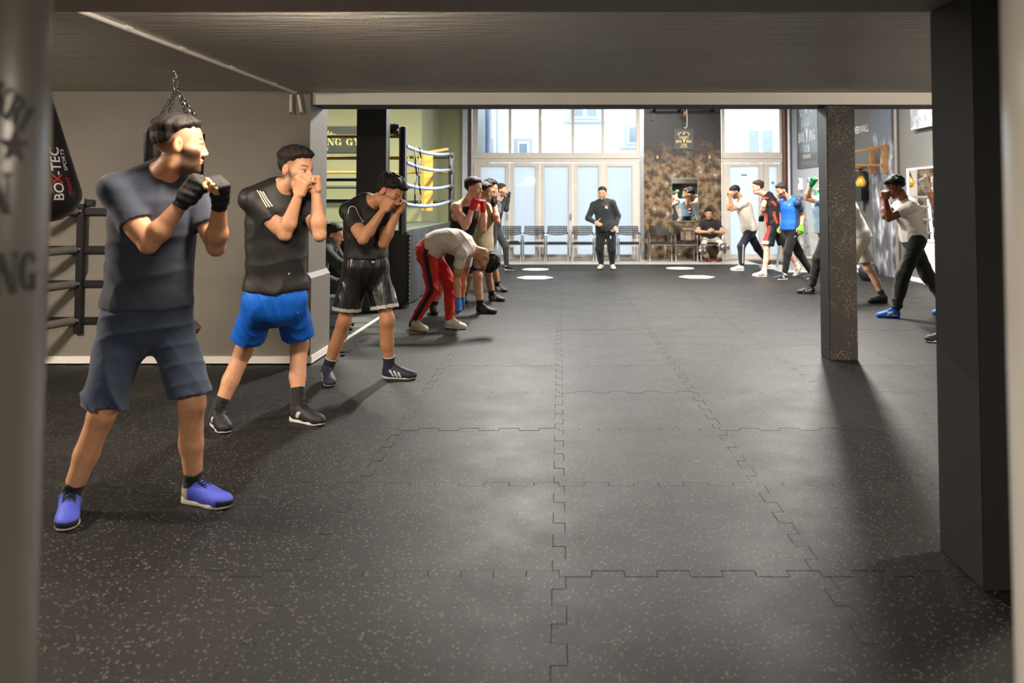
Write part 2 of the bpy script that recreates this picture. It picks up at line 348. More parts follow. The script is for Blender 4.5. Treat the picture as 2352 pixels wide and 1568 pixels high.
def mat_frost():
    m, nt, b = nmat('frosted_glass'); nt.nodes.remove(b)
    t = nt.nodes.new('ShaderNodeBsdfTranslucent'); t.inputs[0].default_value = (.89, .94, .97, 1)
    tr = nt.nodes.new('ShaderNodeBsdfTransparent'); tr.inputs[0].default_value = (.8, .88, .92, 1)
    m0 = nt.nodes.new('ShaderNodeMixShader'); m0.inputs[0].default_value = .06; nt.links.new(t.outputs[0], m0.inputs[1]); nt.links.new(tr.outputs[0], m0.inputs[2])
    g = nt.nodes.new('ShaderNodeBsdfGlossy'); g.inputs['Roughness'].default_value = .04
    lw = nt.nodes.new('ShaderNodeFresnel'); lw.inputs[0].default_value = 1.45; mx = nt.nodes.new('ShaderNodeMixShader')
    nt.links.new(lw.outputs[0], mx.inputs[0]); nt.links.new(m0.outputs[0], mx.inputs[1]); nt.links.new(g.outputs[0], mx.inputs[2])
    nt.links.new(mx.outputs[0], nt.nodes['Material Output'].inputs[0]); return m
def emis(name, c, s):
    m, nt, b = nmat(name); b.inputs['Emission Color'].default_value = (*c, 1); b.inputs['Emission Strength'].default_value = s; b.inputs['Base Color'].default_value = (.9, .9, .9, 1); return m
CLEAR = mat_clear(); FROST = mat_frost()
# ---------------------------------------------------------------- floor
fb = struct(MB().box(-9.2, 6.6, -4, 20.3, -.12, -.016).build('floor', plain('dark_screed', (48, 49, 46), .6)))
A_T = .026
def mat_mesh():
    """one interlocking mat: a square whose edges carry four tabs and four notches"""
    a, n = A_T, 8; T = [i/n for i in range(n+1)]; o = [(0, a), (0, -a)]
    for i in range(0, n, 2): o += ([(T[i], a), (T[i], -a)] if i else [])+[(T[i+1], -a), (T[i+1], a)]
    o += [(1-a, a)]
    for i in range(1, n, 2): o += [(1-a, T[i]), (1+a, T[i])]+([(1+a, T[i+1]), (1-a, T[i+1])] if i < n-1 else [(1+a, 1-a), (1, 1-a), (1, 1+a)])
    for i in range(n-1, 0, -2): o += ([(T[i+1], 1-a), (T[i+1], 1+a)] if i < n-1 else [])+[(T[i], 1+a), (T[i], 1-a)]
    o += [(a, 1-a)]
    for i in range(n-2, -1, -2): o += [(a, T[i+1]), (-a, T[i+1])]+([(-a, T[i]), (a, T[i])] if i else [(-a, a)])
    n = len(o)
    def inset(d):
        r = []
        for i, p in enumerate(o):
            e1 = nrm(V(p)-V(o[i-1])); e2 = nrm(V(o[(i+1) % n])-V(p))
            r.append(tuple(V(p)+(V(-e1[1], e1[0])+V(-e2[1], e2[0]))*(d if abs(e1@e2) < .5 else d/2)))
        return r
    from mathutils.geometry import tessellate_polygon
    lo, top = inset(.0007), inset(.0016)
    vs = [(x, y, -.016) for x, y in lo]+[(x, y, -.0009) for x, y in lo]+[(x, y, 0) for x, y in top]
    tri = tessellate_polygon([[Vector((x, y, 0)) for x, y in top]])
    fs = []
    for t in tri:
        p = [V(top[i]) for i in t]; c = np.cross(p[1]-p[0], p[2]-p[0])
        fs.append(tuple(2*n+i for i in (t if c > 0 else t[::-1])))
    fs += [(k*n+i, k*n+(i+1) % n, (k+1)*n+(i+1) % n, (k+1)*n+i) for k in (0, 1) for i in range(n)]
    return vs, fs
proto = None; rs = random.Random(3)
for j in range(-2, 18):
    for i in range(-6, 7):
        if i < -2 and j > 6: continue
        if i == 6 and j > 16: continue
        if i >= 5 and j >= 17: continue
        if j < 1 and (i < -4 or i > 3): continue
        if proto is None: proto = mesh_obj('mat', *mat_mesh(), RUB, fb); o = proto
        else: o = proto.copy(); COL.objects.link(o)
        sc = 1
        o.location = (i*1.0, j+.22, rs.uniform(-.0012, .0008)); o.rotation_euler = (0, 0, 0)
struct(MB().box(-2.4, 4.45, 18.245, 18.72, -.016, .0).box(-2.2, -1.95, 7.9, 18.2, -.015, -.003).build('floor_mat_edge', RUB))
LIGHTF = plain('pale_stone_floor', (196, 192, 188), .25, var=.05)
struct(MB().box(-3.5, 6.2, 18.725, 20.3, -.016, .004).box(4.45, 6.2, 16.6, 18.725, -.0155, .004).build('floor_entrance', LIGHTF))
struct(MB().beam((-2.19, 7.98, .004), (-2.19, 10.7, .004), .035, .012).build('trim_floor_strip', plain('pale_strip', (205, 208, 190), .5)))
# ---------------------------------------------------------------- low front room
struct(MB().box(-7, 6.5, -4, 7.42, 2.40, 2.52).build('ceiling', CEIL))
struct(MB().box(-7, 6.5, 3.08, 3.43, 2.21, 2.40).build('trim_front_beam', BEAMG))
wl = struct(MB().box(-7, -2.22, 7.36, 7.9, 0, 2.40).build('wall_left', WALLG))
m = MB()   # thicker lower part of the wall with a sloping ledge
pr = [(7.33, 0), (7.33, .75), (7.36, .79), (7.93, .79), (7.93, 0)]
m.add([(x, y, z) for x in (-7, -2.225) for y, z in pr], [(0, 1, 2, 3, 4)[::-1], (5, 6, 7, 8, 9)]+[(i, (i+1) % 5, 5+(i+1) % 5, 5+i) for i in range(5)][::1])
m.add([(-2.225, 7.33, 0), (-2.185, 7.33, 0), (-2.185, 7.33, .74), (-2.225, 7.33, .79), (-2.225, 7.93, 0), (-2.185, 7.93, 0), (-2.185, 7.93, .74), (-2.225, 7.93, .79)],
      [(0, 1, 2, 3), (7, 6, 5, 4), (1, 5, 6, 2), (3, 2, 6, 7)])
m.build('wainscot', WALLG, wl)
struct(MB().box(-7, -2.175, 7.315, 7.329, 0, .062).box(-2.184, -2.17, 7.3155, 7.93, 0, .062).build('baseboard_left', WHITE))
struct(MB().box(-7.1, -7, -4, 7.9, 0, 2.5).build('wall_left_side', WALLG))
struct(MB().box(-7, 6.6, -4.1, -4, 0, 2.5).build('wall_behind', WALLG))
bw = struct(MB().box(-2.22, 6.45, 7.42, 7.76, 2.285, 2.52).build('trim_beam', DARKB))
MB().box(-2.215, 6.45, 7.402, 7.4195, 2.287, 2.396).build('fascia', WHITE, bw)
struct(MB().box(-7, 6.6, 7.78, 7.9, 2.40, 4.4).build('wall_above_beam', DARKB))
tag(MB().box(1.55, 1.98, 3.08, 3.43, 0, 2.2095, .004).build('column', BLACKP), 'wide black painted column in the right foreground', 'column')
SC = MB().box(2.42, 2.675, 7.46, 7.71, 0, 2.2845, .006).build('column', mat_speckle()); SC.data.materials.append(BLACKP)
for p in SC.data.polygons:
    if abs(p.normal.x) > .8: p.material_index = 1
tag(SC, 'dark column with chipped white speckles under the white beam', 'column')
tag(MB().box(-2.63, -2.245, 10.72, 10.96, 0, 4.3, .004).build('column', plain('charcoal_column_paint', (34, 34, 35), .5)), 'black column in front of the boxing ring', 'column')
# ---------------------------------------------------------------- rear hall shell
struct(MB().box(-9.2, 6.7, 7.7, 20.4, 4.3, 4.4).build('ceiling_hall', plain('hall_ceiling_paint', (150, 150, 145), .7)))
struct(MB().box(-9.2, -2.87, 17.2, 17.4, 0, 4.3).build('wall_ring_back', GREEN))
struct(MB().box(-9.2, -9.1, 7.9, 17.2, 0, 4.3).box(-9.2, -7.0, 7.8, 7.9, 0, 4.3).build('wall_ring_side', GREEN))
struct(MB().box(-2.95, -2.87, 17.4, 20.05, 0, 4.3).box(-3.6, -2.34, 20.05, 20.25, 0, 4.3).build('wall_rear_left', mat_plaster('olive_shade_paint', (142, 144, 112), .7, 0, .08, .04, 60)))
struct(MB().box(5.65, 5.8, 17.93, 20.25, 0, 4.3).box(5.65, 6.4, 17.85, 17.93, 0, 4.3).build('wall_right_rear', mat_plaster('blue_grey_paint', (178, 184, 194), .6, 0, .1, .04, 60)))
struct(MB().box(6.33, 6.45, -4, 17.85, 0, 4.3).build('wall_right', WALLR))
struct(MB().box(6.318, 6.33, 7.8, 17.85, 0, .07).build('baseboard_right', WHITE))
struct(MB().box(-2.34, -2.22, 19.98, 20.3, 0, 4.3).build('trim_window_jamb', plain('pale_blue_frame', (188, 196, 208), .5)))
struct(MB().box(-2.22, -2.13, 20.06, 20.3, 0, 4.3).build('trim_shutter_rail', plain('brown_rail', (60, 45, 35), .5)))
SP1 = mat_sponge('bronze_sponge_paint', [(.30, lin((28, 25, 23))), (.45, lin((72, 60, 46))), (.54, lin((128, 98, 62))), (.62, lin((112, 102, 90))), (.80, lin((230, 220, 202)))], 6.0, (2.6, 3.3, (38, 36, 36)))
struct(MB().box(2.06, 3.93, 20.0, 20.3, 0, 4.3).build('wall_rear_pier', SP1))
struct(MB().box(5.42, 5.66, 20.05, 20.3, 0, 4.3).build('wall_rear_right', WALLR))
for x0, x1, c, nm, lb in ((5.42, 5.50, (112, 62, 48), 'pipe', 'red-brown pipe beside the single glass door'), (5.535, 5.60, (215, 218, 220), 'pipe', 'pale vertical pipe at the rear right corner')):
    tag(MB().lathe([((x1-x0)/2, 0), ((x1-x0)/2, 4.3)], ((x0+x1)/2, 20.0, 0), 16).build(nm, plain('pipe_paint_%d' % c[0], c, .4), smooth=True), lb, 'pipe')
# ---------------------------------------------------------------- rear glazing
YW = 20.05
def RX(px): return (px-CX)/F*(YW*math.cos(TH)+.03*0)      # column on the glazing plane
def RZ(py): return at(1284, py, YW)[2]
def bars(rects, y0=20.03, y1=20.09):
    m = MB()
    for x0, x1, z0, z1 in rects: m.box(x0, x1, y0, y1, z0, z1, .006)
    return m
def glazed(name, px0, px1, ups, lows, ybar=(351, 373), handles=()):
    root = bpy.data.objects.new(name, None); COL.objects.link(root); struct(root)
    X0, X1 = RX(px0), RX(px1); zt, zb0, zb1 = 4.28, RZ(ybar[1]), RZ(ybar[0])
    # fixed outer frame and transom
    ux = [RX(p) for q in ups for p in q]
    m = bars([(X0, ux[0], zb1, zt), (ux[-1], X1, zb1, zt), (X0, X1, 4.2, zt)]+[(ux[i], ux[i+1], zb1, 4.2) for i in range(1, len(ux)-1, 2)])
    m.build('frame', ALU, root)
    bars([(X0, X1, zb0, zb1)], 20.01, 20.1).build('transom', ALU, root)
    MB().box(X0, X1, 19.985, 20.01, (zb0+zb1)/2-.02, (zb0+zb1)/2+.02).build('transom_profile', ALU, root)
    for i in range(0, len(ux), 2): MB().box(ux[i], ux[i+1], 20.052, 20.062, zb1, 4.2).build('pane', CLEAR, root)
    zp0, zp1 = RZ(584), RZ(382)
    for k, (a, b) in enumerate(lows):
        xa, xb = RX(a), RX(b)
        la = X0+.03 if k == 0 else (RX(lows[k-1][1])+xa)/2+.004; lb = X1-.03 if k == len(lows)-1 else (RX(lows[k+1][0])+xb)/2-.004
        lf = bars([(la, xa, .02, zb0-.012), (xb, lb, .02, zb0-.012), (xa, xb, .02, zp0), (xa, xb, zp1, zb0-.012)], 20.015, 20.085).build('door_leaf', ALU, root)
        MB().box(xa, xb, 20.045, 20.058, zp0, zp1).build('pane', FROST, lf)
        if k in handles:
            MB().tube([(lb-.05, 20.012, .98), (lb-.05, 19.97, .98), (lb-.05, 19.97, 1.12), (lb-.05, 20.012, 1.12)], .012, 8).build('handle', STEEL, lf)
    bars([(X0, X0+.03, 0, zb0), (X1-.03, X1, 0, zb0), (X0+.03, X1-.03, 0, .02)]).build('jamb', ALU, root)
    return root
glazed('window_1', 1085, 1470, [(1097, 1168), (1174, 1237), (1244, 1313), (1319, 1382), (1388, 1461)],
       [(1104, 1161), (1180, 1230), (1250, 1306), (1326, 1375), (1395, 1452)], handles=(0, 2, 3))
struct(MB().box(RX(1470), 2.06, 20.02, 20.12, 0, 4.3).build('trim_guide_rail', STEEL))
glazed('door_1', 1659, 1797, [(1666, 1792)], [(1677, 1743), (1766, 1785)], (350, 374), (0,))
# ---------------------------------------------------------------- courtyard outside
YC = 29.0
CT = tag(thing('apartment_building', '', ''), 'white rendered apartment building across the courtyard with pale windows', 'building')
EXT = plain('white_render', (240, 240, 238), .8, var=.02); GLS = plain('dark_window_glass', (138, 152, 162), .1, var=.1)
EXTF = plain('window_surround', (176, 184, 190), .7, var=.02)
MB().box(-12, 12, YC, YC+.5, -.1, 9).build('wall', EXT, CT)
def courtyard_window(px0, px1, py0, py1, cross=True, sill=True, top=None):
    a, b = at(px0, py1, YC), at(px1, py0, YC); z1 = top or b[2]
    w = MB().box(a[0]-.12, b[0]+.12, YC-.04, YC-.001, a[2]-.1, z1+.12).build('window', EXTF, CT)
    MB().box(a[0], b[0], YC-.075, YC-.041, a[2], z1).build('sash', WHITE, w)
    n = 2 if cross else 1; wd = (b[0]-a[0])/n
    for i in range(n): MB().box(a[0]+i*wd+.06, a[0]+(i+1)*wd-.06, YC-.09, YC-.076, a[2]+.06, z1-.06).build('pane', GLS, w)
    if sill: MB().box(a[0]-.3, b[0]+.3, YC-.18, YC-.05, a[2]-.16, a[2]-.08).build('sill', EXTF, w)
courtyard_window(1313, 1374, 226, 272, True, True, 5.6); courtyard_window(1189, 1215, 326, 372, False, False)
courtyard_window(1441, 1466, 288, 331, False, True); courtyard_window(1715, 1777, 296, 385, True, False)
SB = tag(thing('side_building', '', ''), 'white side wing along the left of the courtyard with gutter', 'building')
MB().box(-2.9, -1.95, 21.5, YC-.01, -.1, 5.2).build('wall', plain('grey_render', (186, 192, 198), .8, var=.03), SB)
MB().box(-3.1, -1.7, 21.4, YC-.2, 5.2, 5.35).build('eaves', plain('eaves_grey', (150, 155, 160), .6), SB)
MB().tube([(-1.8, 21.6, 5.25), (-1.8, YC-.3, 5.25)], .07, 8).build('gutter', plain('gutter_blue_grey', (120, 140, 165), .4), SB)
MB().tube([(-1.88, 21.7, 5.2), (-1.88, 21.7, 0)], .06, 8).build('downpipe', MATS['gutter_blue_grey'], SB)
for y in (23.2, 25.6): 
    q = MB().box(-1.95, -1.92, y, y+1.1, 2.6, 4.4).build('window', EXTF, SB); MB().box(-1.919, -1.91, y+.1, y+1., 2.7, 4.3).build('pane', GLS, q)
struct(MB().box(-12, 12, 20.35, 31, -.2, -.06).build('courtyard_ground', plain('paving_grey', (170, 170, 168), .8)))
# ---------------------------------------------------------------- lamps
def ceiling_lamp(label, loc, r, power):
    t = thing('ceiling_lamp', label, 'lamp', loc)
    MB().lathe([(.05, 0), (.05, -.049), (.045, -.05)], (0, 0, 0), 24).build('base', WHITE, t, True)
    MB().lathe([(.03, -.0505), (r*.9, -.056), (r, -.068), (r, -.098), (r*.93, -.110), (r*.5, -.1135), (.01, -.114)], (0, 0, 0), 40, 1, .55).build('diffuser', emis('lamp_diffuser_%d' % power, (1, .86, .70), power), t, True)
    return t
ceiling_lamp('round white ceiling lamp just behind the front beam, above the nearest boxer', (-1.18, 3.62, 2.40), .29, LAMP_A)
ceiling_lamp('round white ceiling lamp at the far left, out of the picture', (-4.6, 3.9, 2.40), .29, LAMP_B)
ceiling_lamp('round white fill lamp added on the ceiling at the far right, out of the picture', (3.9, 4.2, 2.40), .29, LAMP_FILL)  # unseen lamp, added to fill the right row and speckled column with light
def tube_lamp(label, loc, L, power, color, rotz=0):
    t = thing('tube_lamp', label, 'lamp', loc, rotz)
    MB().box(-L/2, L/2, -.06, .06, -.05, 0, .008).build('housing', WHITE, t)
    MB().tube([(-L/2+.02, 0, -.07), (L/2-.02, 0, -.07)], .018, 10).build('tube', emis('tube_'+label[:9], color, 6), t, True)
    lamp('glow', (0, 0, -.1), power, L, color, t, shape='RECTANGLE', size_y=.1)
    return t
WARM, COOL = (1, .88, .72), (1, .95, .88)
tube_lamp('white tube lamp on the ceiling behind the camera at the left', (-1.86, -1.2, 2.40), 1.2, LAMP_T, WARM)
tube_lamp('white tube lamp on the ceiling behind the camera at the right', (3.4, -2, 2.40), 1.2, LAMP_T, WARM)
tube_lamp('long tube lamp on the hall ceiling over the left row', (-.6, 12.5, 4.3), 1.5, LAMP_HALL, COOL, math.pi/2)
tube_lamp('long tube lamp on the hall ceiling over the right row', (3.9, 12.5, 4.3), 1.5, LAMP_HALL, COOL, math.pi/2)
tube_lamp('tube lamp on the hall ceiling near the glass front', (2.4, 17.0, 4.3), 1.5, LAMP_HALL*.4, COOL)  # added lamp, no known source: brightens the right wall sign, pier and chairs
tube_lamp('tube lamp on the ceiling above the boxing ring', (-4.8, 13.5, 4.3), 1.5, LAMP_RING, (1, .95, .78))
# ---------------------------------------------------------------- conduit on the ceiling
t = thing('conduit', 'white cable conduit running along the ceiling to the wall corner', 'conduit', (-2.45, 4.2, 2.385))
P0, P1 = V(0, -.76, 0), V(.10, 3.13, 0)
MB().tube([P0, P1], .014, 10).build('pipe', WHITE, t, True)
for px, py in ((265, 60), (405, 108), (517, 152), (625, 190)):
    q = fl(px, py, 2.40); y = q[1]-4.2; x = P0[0]+(P1[0]-P0[0])*(y-P0[1])/(P1[1]-P0[1])
    MB().box(x-.02, x+.02, y-.035, y+.035, -.006, .0145, .003).build('clip', WHITE, t)
for dx, dz, tilt in ((-.035, -.02, 0), (.03, -.02, .03)):
    d = MB().tube([(.10+dx, 3.125, dz), (.10+dx+tilt, 3.125, dz-.155)], .012, 10).build('drop_pipe', WHITE, t, True)
    MB().tube([(.10+dx+tilt, 3.125, dz-.155), (.10+dx+tilt+.004, 3.122, dz-.175)], .008, 8).build('cable_end', plain('copper_end', (120, 80, 55), .4), d)
# ---------------------------------------------------------------- chains and bags
def chain(m, a, b, link=.045, r=.004):
    a, b = V(a), V(b); L = np.linalg.norm(b-a); n = max(2, int(L/(link*.72))); d = (b-a)/L
    u = nrm(np.cross(d, (0.3, 1, .1))); w_ = np.cross(d, u)
    for i in range(n):
        c = a+d*(L*(i+.5)/n); s = u if i % 2 else w_
        m.tube([c+d*(link/2*math.sin(t))+s*(link*.28*math.cos(t)) for t in np.linspace(0, 2*math.pi, 8, endpoint=False)], r, 5, True)
    return m
LEATH = plain('black_bag_leather', (24, 24, 27), .42, var=.15, bs=.12, bscale=90)
q = at(402, 262, 6.22); bx, by = q[0], 6.22
t = thing('heavy_bag', 'black six-sided heavy bag hung by chains behind the person in navy', 'punching bag', (bx, by, 0))
def hexring(r, z, rot=.26): return [(r*math.cos(k*math.pi/3+rot), r*math.sin(k*math.pi/3+rot), z) for k in range(6)]
m = MB(); prof = [(.12, 2.06), (.165, 2.03), (.195, 1.93), (.198, 1.84), (.185, 1.4), (.155, .95), (.15, .56), (.14, .52)]
for i, (r, z) in enumerate(prof):
    m.v += hexring(r, z)
    if i: m.f += [[(i-1)*6+k, i*6+k, i*6+(k+1) % 6, (i-1)*6+(k+1) % 6] for k in range(6)]
m.f += [list(range(6)), list(range((len(prof)-1)*6, len(prof)*6))[::-1]]
m.build('body', LEATH, t)
m = MB(); m.lathe([(.12, .40), (.19, .43), (.21, .47), (.16, .53)], seg=24); m.build('base_pad', plain('maroon_leather', (84, 26, 30), .5), t, True)
for k in range(6):
    a, b = V(hexring(.2, 1.93)[k]), V(hexring(.19, 1.55)[k]); MB().beam(a, b, .03, .006).build('strap', BLK, t)
hk = MB().tube([(0, 0, 2.40), (0, 0, 2.375)]+[(.012*math.sin(s), 0, 2.363-.012*math.cos(s)+.0) for s in np.linspace(math.pi, 0, 5)], .005, 6).lathe([(.03, 2.392), (.03, 2.40)], seg=12).build('ceiling_hook', STEEL, t, True)
m = MB().tube([(.016*math.sin(s)*(1+.35*math.cos(s)), 0, 2.318+.043*math.cos(s)) for s in np.linspace(0, 2*math.pi, 18, endpoint=False)], .0045, 6, True).build('carabiner', CHROME, t, True)
for k in (0, 1, 2, 3, 4, 5)[::1]:
    if k % 2 == 0 or k == 1: chain(MB(), (0.004*k-.006, .004*k, 2.28), V(hexring(.16, 2.035)[k])).build('chain', CHROME, t)
# tear-drop bag
q = at(92, 447, 5.5); R0 = .243
t = thing('teardrop_bag', 'black teardrop punching bag with white and red lettering at the left', 'punching bag', (q[0], 5.5, 0))
zc = q[2]; pf = [(.02, zc+.72), (.05, zc+.66), (.10, zc+.50), (.165, zc+.28), (.21, zc+.13), (R0, zc+.02), (R0, zc-.03), (.20, zc-.11), (.13, zc-.165), (.03, zc-.19)]
MB().lathe(pf, seg=14).build('body', LEATH, t, True)
def drop_r(z):
    for (r0, z0), (r1, z1) in zip(pf, pf[1:]):
        if z1 <= z <= z0: return r0+(r1-r0)*(z0-z)/(z0-z1)
    return .1
def on_drop(a0, zb):
    def fn(u, v):          # text runs upward on the bag's flank
        z = zb+u; r = drop_r(z)+.004; a = a0-v/max(r, .1); return (r*math.cos(a), r*math.sin(a), z)
    return fn
WHL = plain('white_print', (232, 232, 230), .5, var=.02); REDL = plain('red_print', (200, 40, 42), .5, var=.02)
A0 = -math.pi/2+1.02
for s, u, mt in (('BO', -.125, WHL), ('X', -.043, REDL), ('-TEC', .075, WHL)):
    sans('lettering', s, .088, (lambda f, du: (lambda x, y: f(x+du, y)))(on_drop(A0, zc+.145), u), mt, t, .014)
sans('lettering', 'FIGHT', .042, on_drop(A0+.30, zc+.06), REDL, t, .006)
sans('lettering', 'SPORTS', .042, on_drop(A0+.32, zc+.23), WHL, t, .006)
MB().tube([(0, 0, zc+.7), (0, 0, 2.40)], .008, 6).build('hanging_strap', BLK, t)
chain(MB(), (0, 0.02, zc+.7), (0, 0.02, 2.398)).build('chain', CHROME, t)
# two pale bags right beside the camera
PALE = plain('pale_bag_leather', (226, 221, 212), .26, var=.05, vs=3, bs=.03, bscale=30)
PRN = plain('bag_print', (40, 40, 40), .5)
def pale_bag(label, cx, cy, r, lettering, PALE):
    t = thing('heavy_bag', label, 'punching bag', (cx, cy, 0))
    MB().lathe([(.05, .40), (r*.8, .405), (r*.97, .43), (r, .48), (r*1.01, 1.2), (r, 1.98), (r*.97, 2.0)], seg=64).build('body', PALE, t, True)
    MB().lathe([(r*1.004, 1.86), (r*1.014, 1.865), (r*1.014, 1.93), (r*1.004, 1.935)], seg=64).build('top_band', BLK, t, True)
    for a in (0, 1.57, 3.14, 4.71): chain(MB(), (r*.9*math.cos(a), r*.9*math.sin(a), 1.97), (0, 0, 2.36)).build('chain', CHROME, t)
    MB().tube([(0, 0, 2.34), (0, 0, 2.40)], .008, 8).build('ceiling_hook', STEEL, t)
    if lettering is not None:
        fn = lambda u, v: ((r*1.013+.001)*math.sin(lettering+u/r), -(r*1.013+.001)*math.cos(lettering+u/r), 1.375+v)
        for ln in logo(.44, .56, hb=.105): place_polys('lettering', ln, fn, PRN, t)
    return t
pale_bag('pale heavy bag with dark gym lettering at the left edge', -.962, 1.20, .19, .80, plain('grey_bag_leather', (126, 122, 116), .26, var=.05, vs=3, bs=.03, bscale=30))
pale_bag('plain pale heavy bag at the right edge', .808, 1.10, .19, None, PALE)
# ---------------------------------------------------------------- wall rack with foam rollers
ox = at(188, 600, 7.33)[0]
t = thing('wall_rack', 'black steel wall rack with four grey foam-covered arms', 'rack', (ox, 7.33, 0))
zz = lambda py: at(188, py, 7.33)[2]
MB().box(-.032, .032, -.045, -.004, zz(765), zz(468), .004).build('upright', BLKM, t)
MB().box(-.03, .02, -.02, 0, zz(468), zz(455)).build('top_plate', STEEL, t); MB().box(.03, .09, -.012, 0, zz(472), zz(458)).build('mounting_plate', BLKM, t)
FOAM = plain('grey_foam', (98, 95, 90), .75, var=.1, bs=.1)
for py in (485, 572, 651, 735):
    z = zz(py)
    r_ = MB().box(-.42, .38, -.028, -.002, z-.03, z+.03, .003).build('rail', BLKM, t)
    for k in range(6):
        xk = .08+k*.05; MB().lathe([(.006, 0), (.006, .004)], seg=8).build('bolt_'[:-1], STEEL, r_, loc=(xk, -.03, z))
    ar = MB().tube([(-.03, -.05, z+.002), (-.30, -.46, z-.03)], .036, 14).build('foam_arm', FOAM, t, True)
    MB().tube([(.0, -.03, z+.004), (-.035, -.056, z+.002)], .02, 10).build('arm_bracket', STEEL, ar)
# ---------------------------------------------------------------- boxing ring
RX0, RX1, RY0, RY1, RZT = -7.0, -2.06, 11.1, 16.0, 1.03
t = thing('boxing_ring', 'raised boxing ring with dark apron and gold and blue ropes', 'boxing ring', ((RX0+RX1)/2, (RY0+RY1)/2, 0))
def rl(x, y, z): return (x-(RX0+RX1)/2, y-(RY0+RY1)/2, z)
def rb(name, x0, x1, y0, y1, z0, z1, mt, par=t, bev=0):
    a, b = rl(x0, y0, z0), rl(x1, y1, z1); return MB().box(a[0], b[0], a[1], b[1], a[2], b[2], bev).build(name, mt, par)
rb('canvas', RX0+.005, RX1-.005, RY0+.005, RY1-.005, RZT-.05, RZT, plain('green_canvas', (60, 68, 54), .8), bev=.01)
APR = plain('blue_black_apron', (27, 31, 39), .7, var=.25, vs=2.5, bs=.25, bscale=3)
m = MB(); n = 60     # cloth apron with soft folds along the right side
vs = []
for i in range(n+1):
    y = RY0+.12+(RY1-RY0-.12)*i/n
    for z, k in ((RZT-.01, .3), (RZT-.3, .8), (.5, 1), (.02, 1.3)):
        vs.append(rl(RX1+.006+k*.012*math.sin(i*.9+math.sin(i*.37)*2), y, z))
fs = [(i*4+k, i*4+k+1, i*4+k+5, i*4+k+4) for i in range(n) for k in range(3)]
m.add(vs, fs); m.build('apron_side', APR, t, True)
rb('apron_front', RX0, RX1-.12, RY0, RY0+.01, .02, RZT-.01, plain('black_apron', (14, 15, 15), .6))
m = MB(); cp = m.box(*(rl(RX1-.28, 0, 0)[0], rl(RX1+.06, 0, 0)[0]), rl(0, RY0-.05, 0)[1], rl(0, RY0+.25, 0)[1], .04, RZT-.02, .03).build('corner_cover', plain('black_quilted_cover', (17, 18, 18), .5), t)
m = MB(); xx = rl(RX1+.06, RY0-.045, 0); m.tube([(xx[0]+.006*math.sin(i*1.9), xx[1], .05+i*.017) for i in range(56)], .016, 6); m.build('piping', plain('dark_piping', (46, 44, 42), .6, var=.4, vs=60), cp, True)
PST = plain('black_post_vinyl', (18, 18, 20), .34)
for (x, y, tp) in ((RX1-.04, RY0+.02, 2.42), (RX1-.02, RY1-.02, 2.36), (RX0, RY1, 2.4), (RX0, RY0, 2.4)):
    a = rl(x, y, 0); MB().lathe([(.055, .0), (.055, tp-.01), (.05, tp)], (a[0], a[1], 0), 20).build('post', PST, t, True)
GOLD = plain('gold_rope_cover', (168, 136, 54), .4); BLUE = plain('pale_blue_rope_cover', (118, 138, 168), .45); DGR = plain('dark_green_rope_cover', (38, 52, 40), .5)
def rope(a, b, r, mt, sag=.03, name='rope'):
    a, b = V(a), V(b); pts = []
    for s in np.linspace(0, 1, 13): pts.append(V(rl(*(a+(b-a)*s)))-V(0, 0, sag*4*s*(1-s)))
    return MB().tube(pts, r, 10).build(name, mt, t, True)
hs = (1.41, 1.69, 1.98, 2.27)
for h, mt in zip(hs, (DGR, DGR, GOLD, GOLD)): rope((RX0, RY0, h+.02), (RX1-.06, RY0, h+.02), .024, mt, .0)
for h, mt in zip(hs, (DGR, DGR, GOLD, plain('black_rope_cover', (26, 28, 24), .5))): rope((RX0, RY1, h), (RX1-.06, RY1, h), .028, mt, .0)
SR = []
for h0, h1 in ((1.38, 1.41), (1.64, 1.70), (1.94, 2.0), (2.16, 2.30)):
    SR.append(rope((RX1, RY0, h0), (RX1, RY1-.6, h1), .028, BLUE, .05)); rope((RX1, RY1-.6, h1), (RX1, RY1-.05, h1+.02), .04, PST, 0, 'turnbuckle_cover')
for h in hs: rope((RX0, RY0, h), (RX0, RY1, h), .026, BLUE, .03)
m = MB()
for y0 in (11.72, 12.05):
    for k in range(3):
        za, zb = (1.38, 1.65, 1.92, 2.17)[k:k+2]
        m.tube([rl(RX1+.02, y0, za), rl(RX1+.035, y0+.16*((k+(y0 > 12)) % 2)-.08, (za+zb)/2), rl(RX1+.02, y0, zb+.03)], .012, 6)
m.build('rope_tie', BLK, t, True)
m = MB(); m.obox(rl(RX1-.42, RY1-.45, 1.79), ((.75, .66, 0), (-.66, .75, 0), (0, 0, 1)), (.095, .05, .55)); m.build('corner_pad', plain('yellow_pad_vinyl', (196, 156, 70), .4), t)
MB().tube([rl(RX1-.5, RY1-.4, 2.325), rl(RX1-.3, RY1-.4, 2.35), rl(RX1-.03, RY1-.4, 2.40)], [.03, .036, .03], 9).build('rolled_towel', plain('tan_towel', (168, 134, 84), .8), t, True)
CUS = plain('dark_green_cushion', (34, 40, 32), .5)
for z_, r_ in ((2.43, .042), (2.345, .048)): MB().tube([rl(RX1-.42, RY0+.14, z_-.03), rl(RX1-.3, RY0+.12, z_-.01), rl(RX1-.17, RY0+.1, z_), rl(RX1-.11, RY0+.1, z_+.005)], [r_*.8, r_, r_*1.1, r_*.7], 9).build('corner_cushion', CUS, t, True)
YL = plain('yellow_print', (222, 190, 60), .5)
fz = lambda x0, y0, z0: (lambda u, v: rl(x0+u, y0, z0+v))
